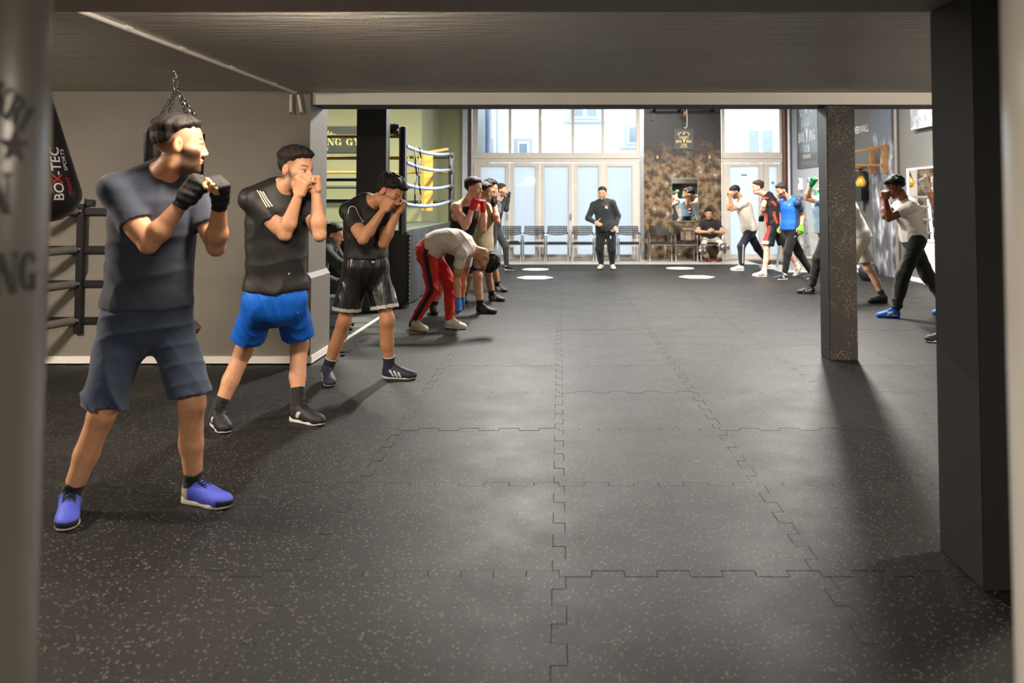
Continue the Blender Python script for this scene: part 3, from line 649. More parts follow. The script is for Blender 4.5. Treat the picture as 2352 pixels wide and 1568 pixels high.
for cx in (-5.0, -3.1):
    for s_, dx in (('GOLDEN', -.55), ('BOXING', 0), ('GYM', .42)): place_polys('rope_lettering', text_polys(s_, .062, 0, 0, 1.35), fz(cx+dx, RY1-.03, 2.265), YL, t)
# sign on the wall behind the ring
a = at(560, 351, 17.2); b = at(880, 290, 17.2)
sg = thing('wall_sign', 'dark green gym sign with gold lettering on the wall behind the ring', 'sign', ((a[0]+b[0])/2, 17.18, (a[2]+b[2])/2))
SGN = plain('dark_green_sign', (52, 60, 46), .5, var=.05); GPR = plain('pale_gold_print', (206, 200, 130), .5, var=.03)
W2, H2 = (b[0]-a[0])/2, (b[2]-a[2])/2
MB().box(-W2, W2, -.015, .018, -H2, H2).build('panel', SGN, sg)
up = lambda u, v: (u, -.018, v)
place_polys('lettering', text_polys('BOXING GYM', .145, .485, -.05, 1.1), up, GPR, sg)
place_polys('lettering', text_polys('TEAM ELBAKRI', .085, .13, .17, 1, arc=.55), up, GPR, sg)
place_polys('lettering', text_polys('WIESBADEN', .07, .06, -.19, 1), up, GPR, sg)
# ---------------------------------------------------------------- stacked blue-grey step blocks beside the wall
PLB = plain('blue_grey_plastic', (92, 104, 120), .45)
for k in range(3):
    s = thing('step_block', ('lowest', 'middle', 'topmost')[k]+' of three blue-grey plastic step blocks by the wall end', 'step block', (-2.36+.02*k, 8.6-.05*k, .152*k+.002), .15-.12*k, 'stacked step blocks')
    MB().box(-.17, .17, -.16, .16, 0, .14, .012).build('body', PLB, s); MB().box(-.15, .15, -.14, .14, .1405, .149, .004).build('tread', plain('dark_blue_grey_plastic', (70, 80, 94), .5), s)
    MB().box(.1705, .176, -.12, .12, .03, .11).build('side_panel', MATS['dark_blue_grey_plastic'], s)
# ---------------------------------------------------------------- chairs
SEAT = plain('black_seat_fabric', (26, 28, 34), .7)
def make_chair():
    c = thing('chair', '', 'chair', group='row of perforated black chairs along the glass front')
    # chrome frame: two side loops joined at the floor and under the seat
    fr = MB()
    for s in (-1, 1):
        x = s*.252
        fr.tube([(x, .22, .015), (x, .25, .02), (x, .262, .06), (x, .262, .56), (x, .262, .60), (x, .235, .63), (x, .2, .64), (x, -.12, .645), (x, -.17, .63), (x, -.19, .59), (x, -.19, .05), (x, -.185, .015), (x, .22, .015)], .0125, 8)
    fr.tube([(-.252, .24, .016), (.252, .24, .016)], .012, 8); fr.tube([(-.252, -.12, .40), (.252, -.12, .40)], .011, 8); fr.tube([(-.252, .15, .40), (.252, .15, .40)], .011, 8)
    fr.build('frame', CHROME, c, True)
    st = MB().box(-.235, .235, -.235, .215, .41, .455, .02).build('seat', SEAT, c)
    for s in (-1, 1): MB().box(s*.25-.014, s*.25+.014, -.13, .19, .655, .672, .006).build('armrest', BLK, c)
    # back shell: curved plate with rows of square holes and a bowed lower edge
    nx, nz = 23, 9; ym = lambda x: .235-.06*(1-(x/.235)**2)*0+.07*(x/.235)**2*-1
    vs, fs = [], []
    def P(i, k, dy):
        x = -.235+.47*i/nx; zl = .60+.035*(x/.235)**2; z = zl+(.825-zl)*k/nz
        return (x, .26-.055*(x/.235)**2+.10*(z-.6)+dy, z)
    for dy in (0, .012):
        for k in range(nz+1):
            for i in range(nx+1): vs.append(P(i, k, dy))
    N = (nx+1)*(nz+1); idx = lambda i, k, l: l*N+k*(nx+1)+i
    hole = lambda i, k: i % 2 == 1 and k % 2 == 1 and 0 <= i < nx and 0 <= k < nz
    solid = lambda i, k: 0 <= i < nx and 0 <= k < nz and not hole(i, k)
    for k in range(nz):
        for i in range(nx):
            if hole(i, k): continue
            fs.append((idx(i, k, 0), idx(i+1, k, 0), idx(i+1, k+1, 0), idx(i, k+1, 0))); fs.append((idx(i, k+1, 1), idx(i+1, k+1, 1), idx(i+1, k, 1), idx(i, k, 1)))
            for di, dk, a_, b_ in ((0, -1, (i, k), (i+1, k)), (1, 0, (i+1, k), (i+1, k+1)), (0, 1, (i+1, k+1), (i, k+1)), (-1, 0, (i, k+1), (i, k))):
                if not solid(i+di, k+dk): fs.append((idx(*b_, 0), idx(*a_, 0), idx(*a_, 1), idx(*b_, 1)))
    MB().add(vs, fs).build('backrest', BLK, c)
    for s_ in (-1, 1): MB().tube([(s_*.252, .25, .61), (s_*.235, .225, .68)], .012, 8).build('back_bracket', CHROME, c)
    return c
CHX = [1173, 1227, 1280, 1338, 1392, 1445, 1515, 1573, 1631]
CHL = ['black perforated chair at the far left end of the row, partly behind the boxers', 'second black perforated chair from the left end of the row', 'third black perforated chair from the left end of the row',
       'black perforated chair just left of the person in the dark sweatshirt', 'black perforated chair hidden behind the person in the dark sweatshirt', 'black perforated chair just right of the person in the dark sweatshirt',
       'empty black perforated chair at the left of the bronze wall', 'black perforated chair carrying the tan backpack', 'black perforated chair with the seated person in paint-stained trousers']
ch0 = make_chair(); YCH = 19.56; CHP = []
for i, (px, lb) in enumerate(zip(CHX, CHL)):
    x = (px-CX)/F*YCH
    c = ch0 if i == 0 else dup(ch0, (0, 0, 0)); c.location = (x, YCH+.02*((i*7) % 3-1), .004); c.rotation_euler = (0, 0, .015*((i*5) % 3-1)); c['label'] = lb; CHP.append(c.location.copy())
# folded cloth on the first chair, backpack
tag(MB().box(-.1, .12, -.09, .06, .0, .03, .012).build('folded_cloth', plain('dark_cloth', (44, 40, 44), .8), loc=(CHP[0][0]+.08, YCH-.05, .461)), 'dark folded cloth lying on the left-most chair seat', 'cloth')
# ---------------------------------------------------------------- things on the rear pier
def on_rear(px, py, Y=20.0): return at(px, py, Y)
a, b = on_rear(1548, 344, 19.99), on_rear(1593, 296, 19.99); cx, cz = (a[0]+b[0])/2, (a[2]+b[2])/2
sg = thing('wall_sign', 'square dark sign with gold gym crest above the mirror', 'sign', (cx, 19.985, cz)); w_, h_ = b[0]-a[0], b[2]-a[2]
MB().box(-w_/2, w_/2, -.012, .012, -h_/2, h_/2).build('panel', plain('dark_grey_sign', (58, 58, 54), .45), sg)
for ln in logo(w_*.92, h_*.95): place_polys('lettering', ln, lambda u, v: (u, -.0145, v), plain('gold_print', (228, 205, 150), .5, var=.03), sg)
for sx in (-1, 1):
    for sz in (-1, 1): MB().lathe([(.008, -.004), (.008, .002)], seg=8).build('screw', STEEL, sg, loc=(sx*w_*.46, -.0155, sz*h_*.46))
a, b = on_rear(1544, 507, 19.98), on_rear(1602, 411, 19.98)
mr = thing('wall_mirror', 'upright rectangular mirror on the bronze sponge-painted wall', 'mirror', ((a[0]+b[0])/2, 19.98, a[2])); w_, h_ = b[0]-a[0], b[2]-a[2]
def mat_mirror():
    m, nt, b_ = nmat('mirror_glass'); b_.inputs['Base Color'].default_value = (.86, .88, .88, 1); b_.inputs['Metallic'].default_value = 1; b_.inputs['Roughness'].default_value = .015; return m
MIR = mat_mirror()
MB().box(-w_/2, w_/2, -.004, .012, 0, h_).build('glass', MIR, mr)
MB().box(-w_/2-.012, w_/2+.012, -.008, .014, -.02, -.001).box(-w_/2-.012, -w_/2-.001, -.008, .014, 0, h_).box(w_/2+.001, w_/2+.012, -.008, .014, 0, h_).box(-w_/2-.012, w_/2+.012, -.008, .014, h_+.001, h_+.014).build('frame', STEEL, mr)
for px, lb in ((1510, 'small square wall bracket left of the crest sign'), (1630, 'small square wall bracket right of the crest sign')):
    p = on_rear(px, 361, 19.98); t = thing('wall_bracket', lb, 'bracket', (p[0], 19.98, p[2]))
    MB().box(-.025, .025, -.012, .015, -.04, .04).build('plate', plain('bare_wood_plate', (196, 150, 96), .6), t)
    for s in (-1, 1):
        for u in (-1, 1): MB().lathe([(.012, -.01), (.012, .012)], seg=8).build('bolt', CHROME, t, loc=(s*.042, -.005, u*.03))
zt = on_rear(1575, 250, 19.7)[2]
t = thing('pull_up_bar', 'black pull-up bar mounted at the top of the rear pier', 'pull-up bar', (3.0, 20.0, zt))
MB().box(-.78, .78, -.42, -.36, .0, .05, .01).build('bar', BLKM, t)
for s in (-.7, -.1, .7): MB().beam((s, -.38, .03), (s, 0, -.03), .05, .05).build('arm', BLKM, t)
for s in (-.72, .72): MB().box(s-.05, s+.05, -.03, -.001, -.25, .1).build('mounting_plate', BLKM, t)
p = on_rear(1577, 256, 19.6)
t = thing('hanging_hook', 'pale curved hook hanging above the crest sign', 'hook', (p[0], 19.6, p[2]))
MB().tube([(0, 0, .05), (.01, 0, -.1), (.012, 0, -.25), (.005, 0, -.36), (-.03, 0, -.40), (-.065, 0, -.37)], .011, 8).build('hook_rod', plain('pale_hook', (190, 190, 184), .4), t, True)
MB().box(-.075, -.012, -.03, .03, -.09, 0, .006).build('block', plain('wood_block', (150, 100, 62), .6), t)
# backpack on the eighth chair
c = CHP[7]; t = thing('backpack', 'tan canvas backpack on the chair beside the seated person', 'bag', (c[0]+.06, c[1]-.02, .462))
BPK = plain('tan_canvas', (112, 98, 80), .8, var=.2, vs=20, bs=.2); 
MB().box(-.17, .15, -.11, .13, 0, .30, .05).build('body', BPK, t, True); MB().box(-.11, .11, -.16, -.105, .03, .17, .025).build('pocket', plain('tan_pocket', (124, 110, 92), .8), t, True)
MB().box(-.16, .14, -.13, .10, .26, .325, .03).build('flap', MATS['tan_pocket'], t, True)
for s in (-.09, .07): MB().box(s-.012, s+.012, -.168, -.12, .06, .27).build('strap', plain('brown_strap', (66, 54, 44), .7), t)
# ---------------------------------------------------------------- right side wall things
XR = 6.33
a, b = at(1833, 386, 5.64*F/(1833-CX)), at(1884, 240, 5.64*F/(1884-CX))
y0, y1 = 17.95, 19.5
z0, z1 = .99+1.0, 3.62
z0 = at(1833, 388, 19.5)[2]; z1 = z0+1.75
sg = thing('wall_sign', 'tall blue-grey gym crest sign on the right wall by the door', 'sign', (5.64, (y0+y1)/2, (z0+z1)/2))
MB().box(-.02, .009, -(y1-y0)/2, (y1-y0)/2, -(z1-z0)/2, (z1-z0)/2).build('panel', plain('slate_sign', (84, 92, 102), .2, var=.04), sg)
for ln in logo((y1-y0)*.95, (z1-z0)*.93): place_polys('lettering', ln, lambda u, v: (-.023, -u, v), WHL, sg)
t = thing('wall_sign', 'grey wall lettering above the speed bag', 'sign', (6.325, 17.0, at(1980, 297, 17.2)[2]))
sans('lettering', 'POWER', .22, lambda u, v: (-.006, -u*.72+.64, v), WHL, t, .012); sans('lettering', 'WALL', .22, lambda u, v: (-.006, -u*.86+.10, v), WHL, t, -.004)
SP2 = mat_sponge('silver_sponge_paint', [(.34, lin((58, 58, 64))), (.48, lin((98, 98, 104))), (.58, lin((150, 150, 158))), (.70, lin((228, 228, 232)))], 4.2, (2.7, 3.2, (84, 86, 96)), .4, .2, (1, 1, .6))
struct(MB().box(6.24, 6.329, 15.5, 16.52, 0, 4.3).build('wall_right_pilaster', SP2))
tag(MB().lathe([(.035, 0), (.035, 4.3)], (6.28, 15.38, 0), 12).build('pipe', plain('taupe_pipe', (110, 104, 92), .5), smooth=True), 'taupe vertical pipe beside the silver pilaster', 'pipe')
# speed bag platform
WD = plain('golden_pine', (126, 90, 48), .5, var=.18, vs=9)
t = thing('speed_bag_platform', 'wooden speed bag frame fixed to the silver pilaster', 'speed bag platform', (6.2, 16.02, 0))
zt, zb_ = at(2030, 336, 15.9)[2], at(2030, 398, 15.9)[2]
zm = at(2030, 380, 15.9)[2]; zu = at(2025, 338, 15.9)[2]
for y in (-.3, .3): MB().box(-.05, .035, y-.05, y+.05, zb_, zt+.02).build('post', WD, t)
for y in (-.3, .3):
    MB().beam((-.06, y, zm), (-.85, y, zm-.0), .04, .042).build('arm', WD, t); MB().beam((-.06, y, zu), (-.75, y, zu-.12), .04, .04).build('brace', WD, t)
MB().lathe([(.30, zm-.06), (.30, zm-.031)], (-.55, 0, 0), 28).build('drum', WD, t, True)
p = at(1977, 395, 16.02)
t = thing('speed_bag', 'yellow leather speed bag hanging from the wooden frame', 'speed bag', (p[0], 16.02, 0))
zt = zm-.062; zb_ = at(1977, 431, 16.2)[2]; H_ = zt-.06-zb_
MB().lathe([(.045, zt), (.045, zt-.02), (.012, zt-.03), (.012, zt-.06)], seg=12).build('swivel', BLK, t)
YLW = plain('yellow_leather', (196, 148, 40), .3, var=.12)
MB().lathe([(.02, zt-.06), (.035, zt-.06-H_*.12), (.06, zt-.06-H_*.35), (.098, zt-.06-H_*.62), (.102, zt-.06-H_*.74), (.085, zt-.06-H_*.9), (.03, zt-.06-H_)], seg=20).build('bladder', YLW, t, True)
m = MB()
for k in range(6):
    a0 = k*math.pi/3; m.tube([(r*1.01*math.cos(a0), r*1.01*math.sin(a0), z) for r, z in ((.035, zt-.06-H_*.12), (.06, zt-.06-H_*.35), (.098, zt-.06-H_*.62), (.102, zt-.06-H_*.74), (.085, zt-.06-H_*.9))], .004, 5)
m.build('seams', plain('dark_seam', (90, 62, 20), .6), t)
# wall pad, mirror, picture, radiator on the right wall
a, b = at(1990, 462, 17.0), at(1966, 394, 17.4)
t = thing('wall_pad', 'black padded wall target behind the speed bag', 'wall pad', (6.32, 17.15, a[2]))
MB().box(-.14, 0, -.26, .26, 0, b[2]-a[2], .03).build('pad', LEATH, t); MB().box(-.05, 0, -.06, .06, -.18, -.002).build('bracket', STEEL, t)
ym0, ym1 = 12.6, 14.95
zb_, zt = at(2090, 553, 14.7)[2], at(2081, 391, 14.95)[2]
t = thing('wall_mirror', 'wide framed mirror on the right wall behind the boxer in white', 'mirror', (6.325, (ym0+ym1)/2, zb_))
L = (ym1-ym0)/2; MB().box(-.012, 0, -L, L, 0, zt-zb_).build('glass', MIR, t)
MB().box(-.03, 0, -L-.03, -L-.001, -.03, zt-zb_+.03).box(-.03, 0, L+.001, L+.03, -.03, zt-zb_+.03).box(-.03, 0, -L, L, zt-zb_+.001, zt-zb_+.03).box(-.03, 0, -L, L, -.03, -.001).build('frame', WHITE, t)
yp0, yp1 = 12.4, 14.6
zb_ = at(2098, 298, 14.6)[2]
t = thing('canvas_picture', 'grey stone-patterned canvas picture high on the right wall', 'picture', (6.325, (yp0+yp1)/2, zb_))
L = (yp1-yp0)/2; MB().box(-.10, 0, -L, L, 0, 1.1).build('canvas', WHITE, t)
m, nt, bb = nmat('grey_stone_print'); v = pos(nt); r = ramp(nt, noise(nt, v, 4, 8, .75), [(.3, lin((70, 74, 78))), (.5, lin((140, 145, 150))), (.7, lin((205, 208, 210)))]); nt.links.new(r.outputs[0], bb.inputs['Base Color'])
MB().box(-.104, -.1005, -L+.01, L-.01, .01, 1.09).build('print', m, t)
m = MB()
for rr_, mt in ((.34, plain('maroon_print', (92, 40, 48), .6)),): MB().add([(-.1065, -.20+rr_*math.cos(k*math.pi/4+.39), .40+rr_*math.sin(k*math.pi/4+.39)) for k in range(8)][::-1], [tuple(range(8))]).build('emblem', mt, t)
MB().add([(-.108, -.20+.25*math.cos(k*math.pi/4+.39), .40+.25*math.sin(k*math.pi/4+.39)) for k in range(8)][::-1], [tuple(range(8))]).build('emblem_centre', plain('cream_print', (206, 190, 160), .6), t)
t = thing('radiator', 'white panel radiator under the wall mirror', 'radiator', (6.3, 13.4, .12))
MB().box(-.10, -.02, -.95, .95, 0, .62, .01).build('panel', WHITE, t)
m = MB()
for k in range(44): m.box(-.112, -.1005, -.93+k*.0425, -.93+k*.0425+.02, .04, .58)
m.build('fins', plain('radiator_fin', (214, 212, 206), .5), t)
MB().box(-.115, -.005, -.96, .96, .622, .645).build('top_grille', plain('radiator_grille', (200, 200, 198), .5), t)
for y in (-.8, .8): MB().box(-.06, -.03, y-.02, y+.02, -.116, -.002).build('foot', WHITE, t)
for k, px in enumerate((1846, 1868)):
    t = thing('soap_dispenser', ('left', 'right')[k]+' of two small white boxes on the right wall below the sign', 'wall box', (5.648, 19.2-.75*k, at(1846, 436, 19.2)[2]))
    MB().box(-.09, 0, -.07, .07, 0, .27, .012).build('case', WHITE, t); MB().box(-.095, -.0905, -.04, .04, .15, .24).build('window', plain('grey_window', (120, 128, 138), .3), t)
# step ladder and box in the rear right corner
t = thing('step_ladder', 'aluminium step ladder standing by the right wall', 'ladder', (5.0, 17.5, .004), .2)
ST2 = plain('brushed_aluminium', (176, 182, 188), .35, .6)
for s in (-.22, .22):
    MB().beam((s, -.25, 0), (s*.8, .05, 1.5), .03, .06, (1, 0, 0)).build('front_rail', ST2, t); MB().beam((s, .45, 0), (s*.8, .08, 1.5), .025, .04, (1, 0, 0)).build('rear_rail', ST2, t)
for k in range(5):
    f = (k+.8)/5.5; MB().box(-.21+.03*f, .21-.03*f, -.25+.3*f-.05, -.25+.3*f+.07, 1.5*f-.015, 1.5*f+.015, .003).build('step', ST2, t)
MB().box(-.2, .2, -.02, .2, 1.48, 1.53, .01).build('top_tread', ST2, t)
t = thing('storage_cupboard', 'white low cupboard against the right wall behind the ladder', 'cupboard', (5.44, 18.6, .004))
MB().box(-.2, .2, -.55, .55, 0, .95, .006).build('body', plain('grey_laminate', (178, 178, 174), .5), t)
for k in range(3): MB().box(-.216, -.2005, -.53, .53, .06+.29*k, .32+.29*k, .004).build('drawer', MATS['grey_laminate'], t)
t = thing('wooden_crate', 'brown box on the floor at the foot of the ladder', 'box', (5.2, 16.85, .004))
MB().box(-.15, .15, -.2, .2, 0, .26, .01).build('body', plain('brown_board', (122, 100, 88), .7), t); MB().box(-.16, .16, -.21, .21, .2605, .28).build('lid', plain('pale_board', (176, 168, 158), .6), t)
tag(MB().lathe([(.02, 0), (.12, .015), (.165, .08), (.175, .17), (.15, .25), (.09, .30), (.02, .315)], (5.55, 14.9, 0), 24).build('medicine_ball', LEATH, smooth=True), 'black leather medicine ball on the floor behind the speckled column', 'ball')
# ---------------------------------------------------------------- floor markers, door mat
WHM = plain('white_floor_marker', (238, 236, 230), .4, var=.04, vs=12)
for px, py, w_, hexa, lb in ((1230, 618.5, 61, 0, 'round white floor marker at the rear left'), (1229, 637.5, 84, 1, 'six-sided white floor marker at the front left'), (1562, 616, 64, 0, 'round white floor marker at the rear right'), (1600, 636, 84, 1, 'six-sided white floor marker at the front right')):
    p = fl(px, py); r = w_/2/F*p[1]; n = 6 if hexa else 28
    tag(MB().prism([(p[0]+r*math.cos(k*2*math.pi/n), p[1]+r*math.sin(k*2*math.pi/n)) for k in range(n)], .001, .004).build('floor_marker', WHM), lb, 'floor marker', 'white floor markers')
tag(MB().box(4.5, 5.2, 18.6, 19.8, .0045, .016, .004).build('door_mat', plain('dark_door_mat', (52, 50, 50), .9, bs=.3)), 'dark door mat in front of the single glass door', 'mat')

t = thing('door_plate', 'small grey plaque on the frosted pane of the single door', 'plaque', at(1709, 402, 20.035)); MB().box(-.07, .07, -.004, .004, -.02, .02, .002).build('plate', plain('plaque_grey', (110, 122, 128), .4), t)
t = thing('door_sticker', 'round grey sticker on the narrow side pane', 'sticker', at(1775, 420, 20.035)); MB().lathe([(.035, -.001), (.035, .001)], seg=20).build('disc', MATS['plaque_grey'], t); t.rotation_euler = (math.pi/2, 0, 0)
# ---------------------------------------------------------------- smooth solid modelling on a grid (bodies, clothes, shoes)
f32 = np.float32
DEBUG = False
class Prim:
    def __init__(s, lo, hi, fn, k=.02, sub=False): s.lo, s.hi, s.fn, s.k, s.sub = V(lo), V(hi), fn, k, sub
def cutf(fn, cuts):
    """cuts: (point, normal, hollow) keeps the side against the normal; hollow leaves an open hem"""
    if not cuts: return fn
    def g(X, Y, Z):
        d = fn(X, Y, Z); r = d
        for c in cuts:
            p, n, hol = V(c[0]), nrm(c[1]), c[2]
            pl = (X-p[0])*n[0]+(Y-p[1])*n[1]+(Z-p[2])*n[2]
            r = np.maximum(r, pl)
            if hol: r = np.maximum(r, -np.maximum(d+.016, -(pl+.03)))
        return r
    return g
def RC(a, b, r1, r2, k=.02, cuts=None):
    a, b = V(a), V(b); ba = b-a; L = float(ba@ba)+1e-9; R = max(r1, r2)
    def fn(X, Y, Z):
        px, py, pz = X-f32(a[0]), Y-f32(a[1]), Z-f32(a[2])
        t = np.clip((px*f32(ba[0])+py*f32(ba[1])+pz*f32(ba[2]))/f32(L), 0, 1)
        return np.sqrt((px-t*f32(ba[0]))**2+(py-t*f32(ba[1]))**2+(pz-t*f32(ba[2]))**2)-(f32(r1)+f32(r2-r1)*t)
    return Prim(np.minimum(a, b)-R, np.maximum(a, b)+R, cutf(fn, cuts), k)
def EC(a, b, r0, r1, right, k=.03, cuts=None):
    """tapering tube of oval section; right = direction of the wide axis"""
    a, b = V(a), V(b); ax = nrm(b-a); L = np.linalg.norm(b-a); rt = V(right)-ax*(V(right)@ax); rt = nrm(rt); fw = np.cross(ax, rt); R = max(*r0, *r1)
    def fn(X, Y, Z):
        px, py, pz = X-f32(a[0]), Y-f32(a[1]), Z-f32(a[2])
        h = px*f32(ax[0])+py*f32(ax[1])+pz*f32(ax[2]); u = px*f32(rt[0])+py*f32(rt[1])+pz*f32(rt[2]); v = px*f32(fw[0])+py*f32(fw[1])+pz*f32(fw[2])
        t = np.clip(h/f32(L), 0, 1); l = h-t*f32(L); A = f32(r0[0])+t*f32(r1[0]-r0[0]); B = f32(r0[1])+t*f32(r1[1]-r0[1]); C = np.minimum(A, B)
        k0 = np.sqrt((u/A)**2+(v/B)**2+(l/C)**2)+f32(1e-6); k1 = np.sqrt((u/A**2)**2+(v/B**2)**2+(l/C**2)**2)+f32(1e-6)
        return k0*(k0-1)/k1
    return Prim(np.minimum(a, b)-R, np.maximum(a, b)+R, cutf(fn, cuts), k)
def EL(c, ax, r, k=.02, sub=False, cuts=None):
    c = V(c); ax = [nrm(q) for q in ax]; R = max(r)
    def fn(X, Y, Z):
        px, py, pz = X-f32(c[0]), Y-f32(c[1]), Z-f32(c[2]); k0 = f32(1e-9); k1 = f32(1e-9)
        for q, s in zip(ax, r):
            w_ = (px*f32(q[0])+py*f32(q[1])+pz*f32(q[2]))/f32(s); k0 = k0+w_*w_; k1 = k1+(w_/f32(s))**2
        k0 = np.sqrt(k0); k1 = np.sqrt(k1); return k0*(k0-1)/k1
    return Prim(c-R, c+R, cutf(fn, cuts), k, sub)
def BXP(c, ax, half, r, k=.01, sub=False):
    c = V(c); ax = [nrm(q) for q in ax]; R = np.linalg.norm(half)+r
    def fn(X, Y, Z):
        px, py, pz = X-f32(c[0]), Y-f32(c[1]), Z-f32(c[2]); q2 = 0; mx = None
        for q, s in zip(ax, half):
            w_ = np.abs(px*f32(q[0])+py*f32(q[1])+pz*f32(q[2]))-f32(s); q2 = q2+np.maximum(w_, 0)**2; mx = w_ if mx is None else np.maximum(mx, w_)
        return np.sqrt(q2)+np.minimum(mx, 0)-f32(r)
    return Prim(c-R, c+R, fn, k, sub)
def comb(D, d, p):
    k = f32(p.k)
    if p.sub:
        h = np.maximum(k-np.abs(D+d), 0)/k; return np.maximum(D, -d)+h*h*k/4
    h = np.maximum(k-np.abs(D-d), 0)/k; return np.minimum(D, d)-h*h*k/4
def eval_pts(prims, P):
    P = np.asarray(P, f32); D = np.full(len(P), f32(.3))
    for p in prims: D = comb(D, p.fn(P[:, 0], P[:, 1], P[:, 2]), p)
    return D
def axis_coords(lo, hi, res, fine):
    """coordinates with finer steps inside the given ranges"""
    out = [lo]; x = lo
    while x < hi:
        s = res
        for a, b, r in fine:
            if a <= x <= b: s = min(s, r)
            elif a-res < x < a: s = min(s, max(r, a-x))
        x += s; out.append(x)
    return np.array(out, f32)
def solid(prims, res, fine=None, disp=None, final=None, band=.03):
    lo = np.min([p.lo for p in prims if not p.sub], 0)-.03; hi = np.max([p.hi for p in prims if not p.sub], 0)+.03
    fine = fine or [[], [], []]
    xs, ys, zs = [axis_coords(lo[i], hi[i], res, fine[i]) for i in range(3)]
    D = np.full((len(xs), len(ys), len(zs)), f32(.12))
    for p in prims:
        m = p.k+.025; sl = []
        for c, a, b in zip((xs, ys, zs), p.lo-m, p.hi+m):
            i0, i1 = np.searchsorted(c, a), np.searchsorted(c, b); sl.append(slice(max(0, i0), min(len(c), i1+1)))
        sl = tuple(sl)
        if any(q.stop-q.start < 2 for q in sl): continue
        X, Y, Z = xs[sl[0]][:, None, None], ys[sl[1]][None, :, None], zs[sl[2]][None, None, :]
        D[sl] = comb(D[sl], p.fn(X, Y, Z), p)
    if disp is not None or final is not None:
        I = np.nonzero(np.abs(D) < band)
        P = np.stack([xs[I[0]], ys[I[1]], zs[I[2]]], 1)
        if disp is not None: D[I] += disp(P).astype(f32)
        if final is not None: D[I] = final(D[I], P)
    D[0] = D[-1] = .1; D[:, 0] = D[:, -1] = .1; D[:, :, 0] = D[:, :, -1] = .1
    return nets(D, xs, ys, zs)
def nets(D, xs, ys, zs):
    N = D < 0
    a = [N[i:N.shape[0]-1+i, j:N.shape[1]-1+j, k:N.shape[2]-1+k] for i in (0, 1) for j in (0, 1) for k in (0, 1)]
    any_ = a[0].copy(); all_ = a[0].copy()
    for q in a[1:]: any_ |= q; all_ &= q
    act = any_ & ~all_; I, J, K = np.nonzero(act); n = len(I)
    idx = np.full(act.shape, -1, np.int32); idx[I, J, K] = np.arange(n)
    acc = np.zeros((n, 3), f32); cnt = np.zeros(n, f32)
    corners = [(i, j, k) for i in (0, 1) for j in (0, 1) for k in (0, 1)]
    val = {c: D[I+c[0], J+c[1], K+c[2]] for c in corners}
    C = (xs, ys, zs); B = (I, J, K)
    for c in corners:
        for ax in range(3):
            if c[ax]: continue
            e = list(c); e[ax] = 1; e = tuple(e); da, db = val[c], val[e]; m = (da < 0) != (db < 0)
            t = np.where(m, da/np.where(m, da-db, 1), 0)
            for d in range(3):
                pa = C[d][B[d]+c[d]]
                if d == ax: pa = pa+t*(C[d][B[d]+1]-pa)
                acc[:, d] += np.where(m, pa, 0)
            cnt += m
    verts = acc/cnt[:, None]
    faces = []
    for ax in range(3):
        sl0 = [slice(1, -1)]*3; sl1 = [slice(1, -1)]*3; sl0[ax] = slice(0, -1); sl1[ax] = slice(1, None)
        A, Bm = N[tuple(sl0)], N[tuple(sl1)]; ch = A != Bm
        i, j, k = np.nonzero(ch); o = [1, 1, 1]; o[ax] = 0; g = [i+o[0], j+o[1], k+o[2]]
        u, v = [(1, 2), (2, 0), (0, 1)][ax]
        def cell(du, dv):
            h = list(g); h[u] = h[u]-du; h[v] = h[v]-dv; return idx[h[0], h[1], h[2]]
        q = np.stack([cell(1, 1), cell(0, 1), cell(0, 0), cell(1, 0)], 1); fl_ = ~A[i, j, k]
        q[fl_] = q[fl_][:, ::-1]; faces.append(q)
    faces = np.concatenate(faces); faces = faces[(faces >= 0).all(1)]
    # one light smoothing pass
    e = np.concatenate([faces[:, [0, 1]], faces[:, [1, 2]], faces[:, [2, 3]], faces[:, [3, 0]]])
    s = np.zeros((n, 3)); c = np.bincount(e[:, 0], minlength=n)+np.bincount(e[:, 1], minlength=n)
    for d in range(3): s[:, d] = np.bincount(e[:, 0], verts[e[:, 1], d], n)+np.bincount(e[:, 1], verts[e[:, 0], d], n)
    verts = verts*.5+.5*(s/np.maximum(c, 1)[:, None]); return verts, faces
def folds(amp, f=(14, 14, 22), seed=0, ax=None):
    """soft cloth creases"""
    r = np.random.RandomState(seed); ph = r.rand(6)*6.28
    def g(P):
        x, y, z = P[:, 0], P[:, 1], P[:, 2]
        a = np.sin(f[0]*x+f[1]*.7*y+f[2]*.6*z+1.6*np.sin(9*z+7*x+ph[0])+ph[1])
        b = np.sin(-f[0]*.8*x+f[1]*y+f[2]*z+1.8*np.sin(8*x-11*y+6*z+ph[2])+ph[3])
        c = np.sin(30*x-26*y+34*z+2*np.sin(15*z+12*x+ph[4])+ph[5])
        e = np.clip(.5+.5*np.sin(5*x-4*y+6*z+ph[0]), 0, 1)      # creases come and go
        return -amp*(1.7*(1-np.abs(a))**2*e+.9*(1-np.abs(b))**2*(1-e)+.12*c-.3)
    return g
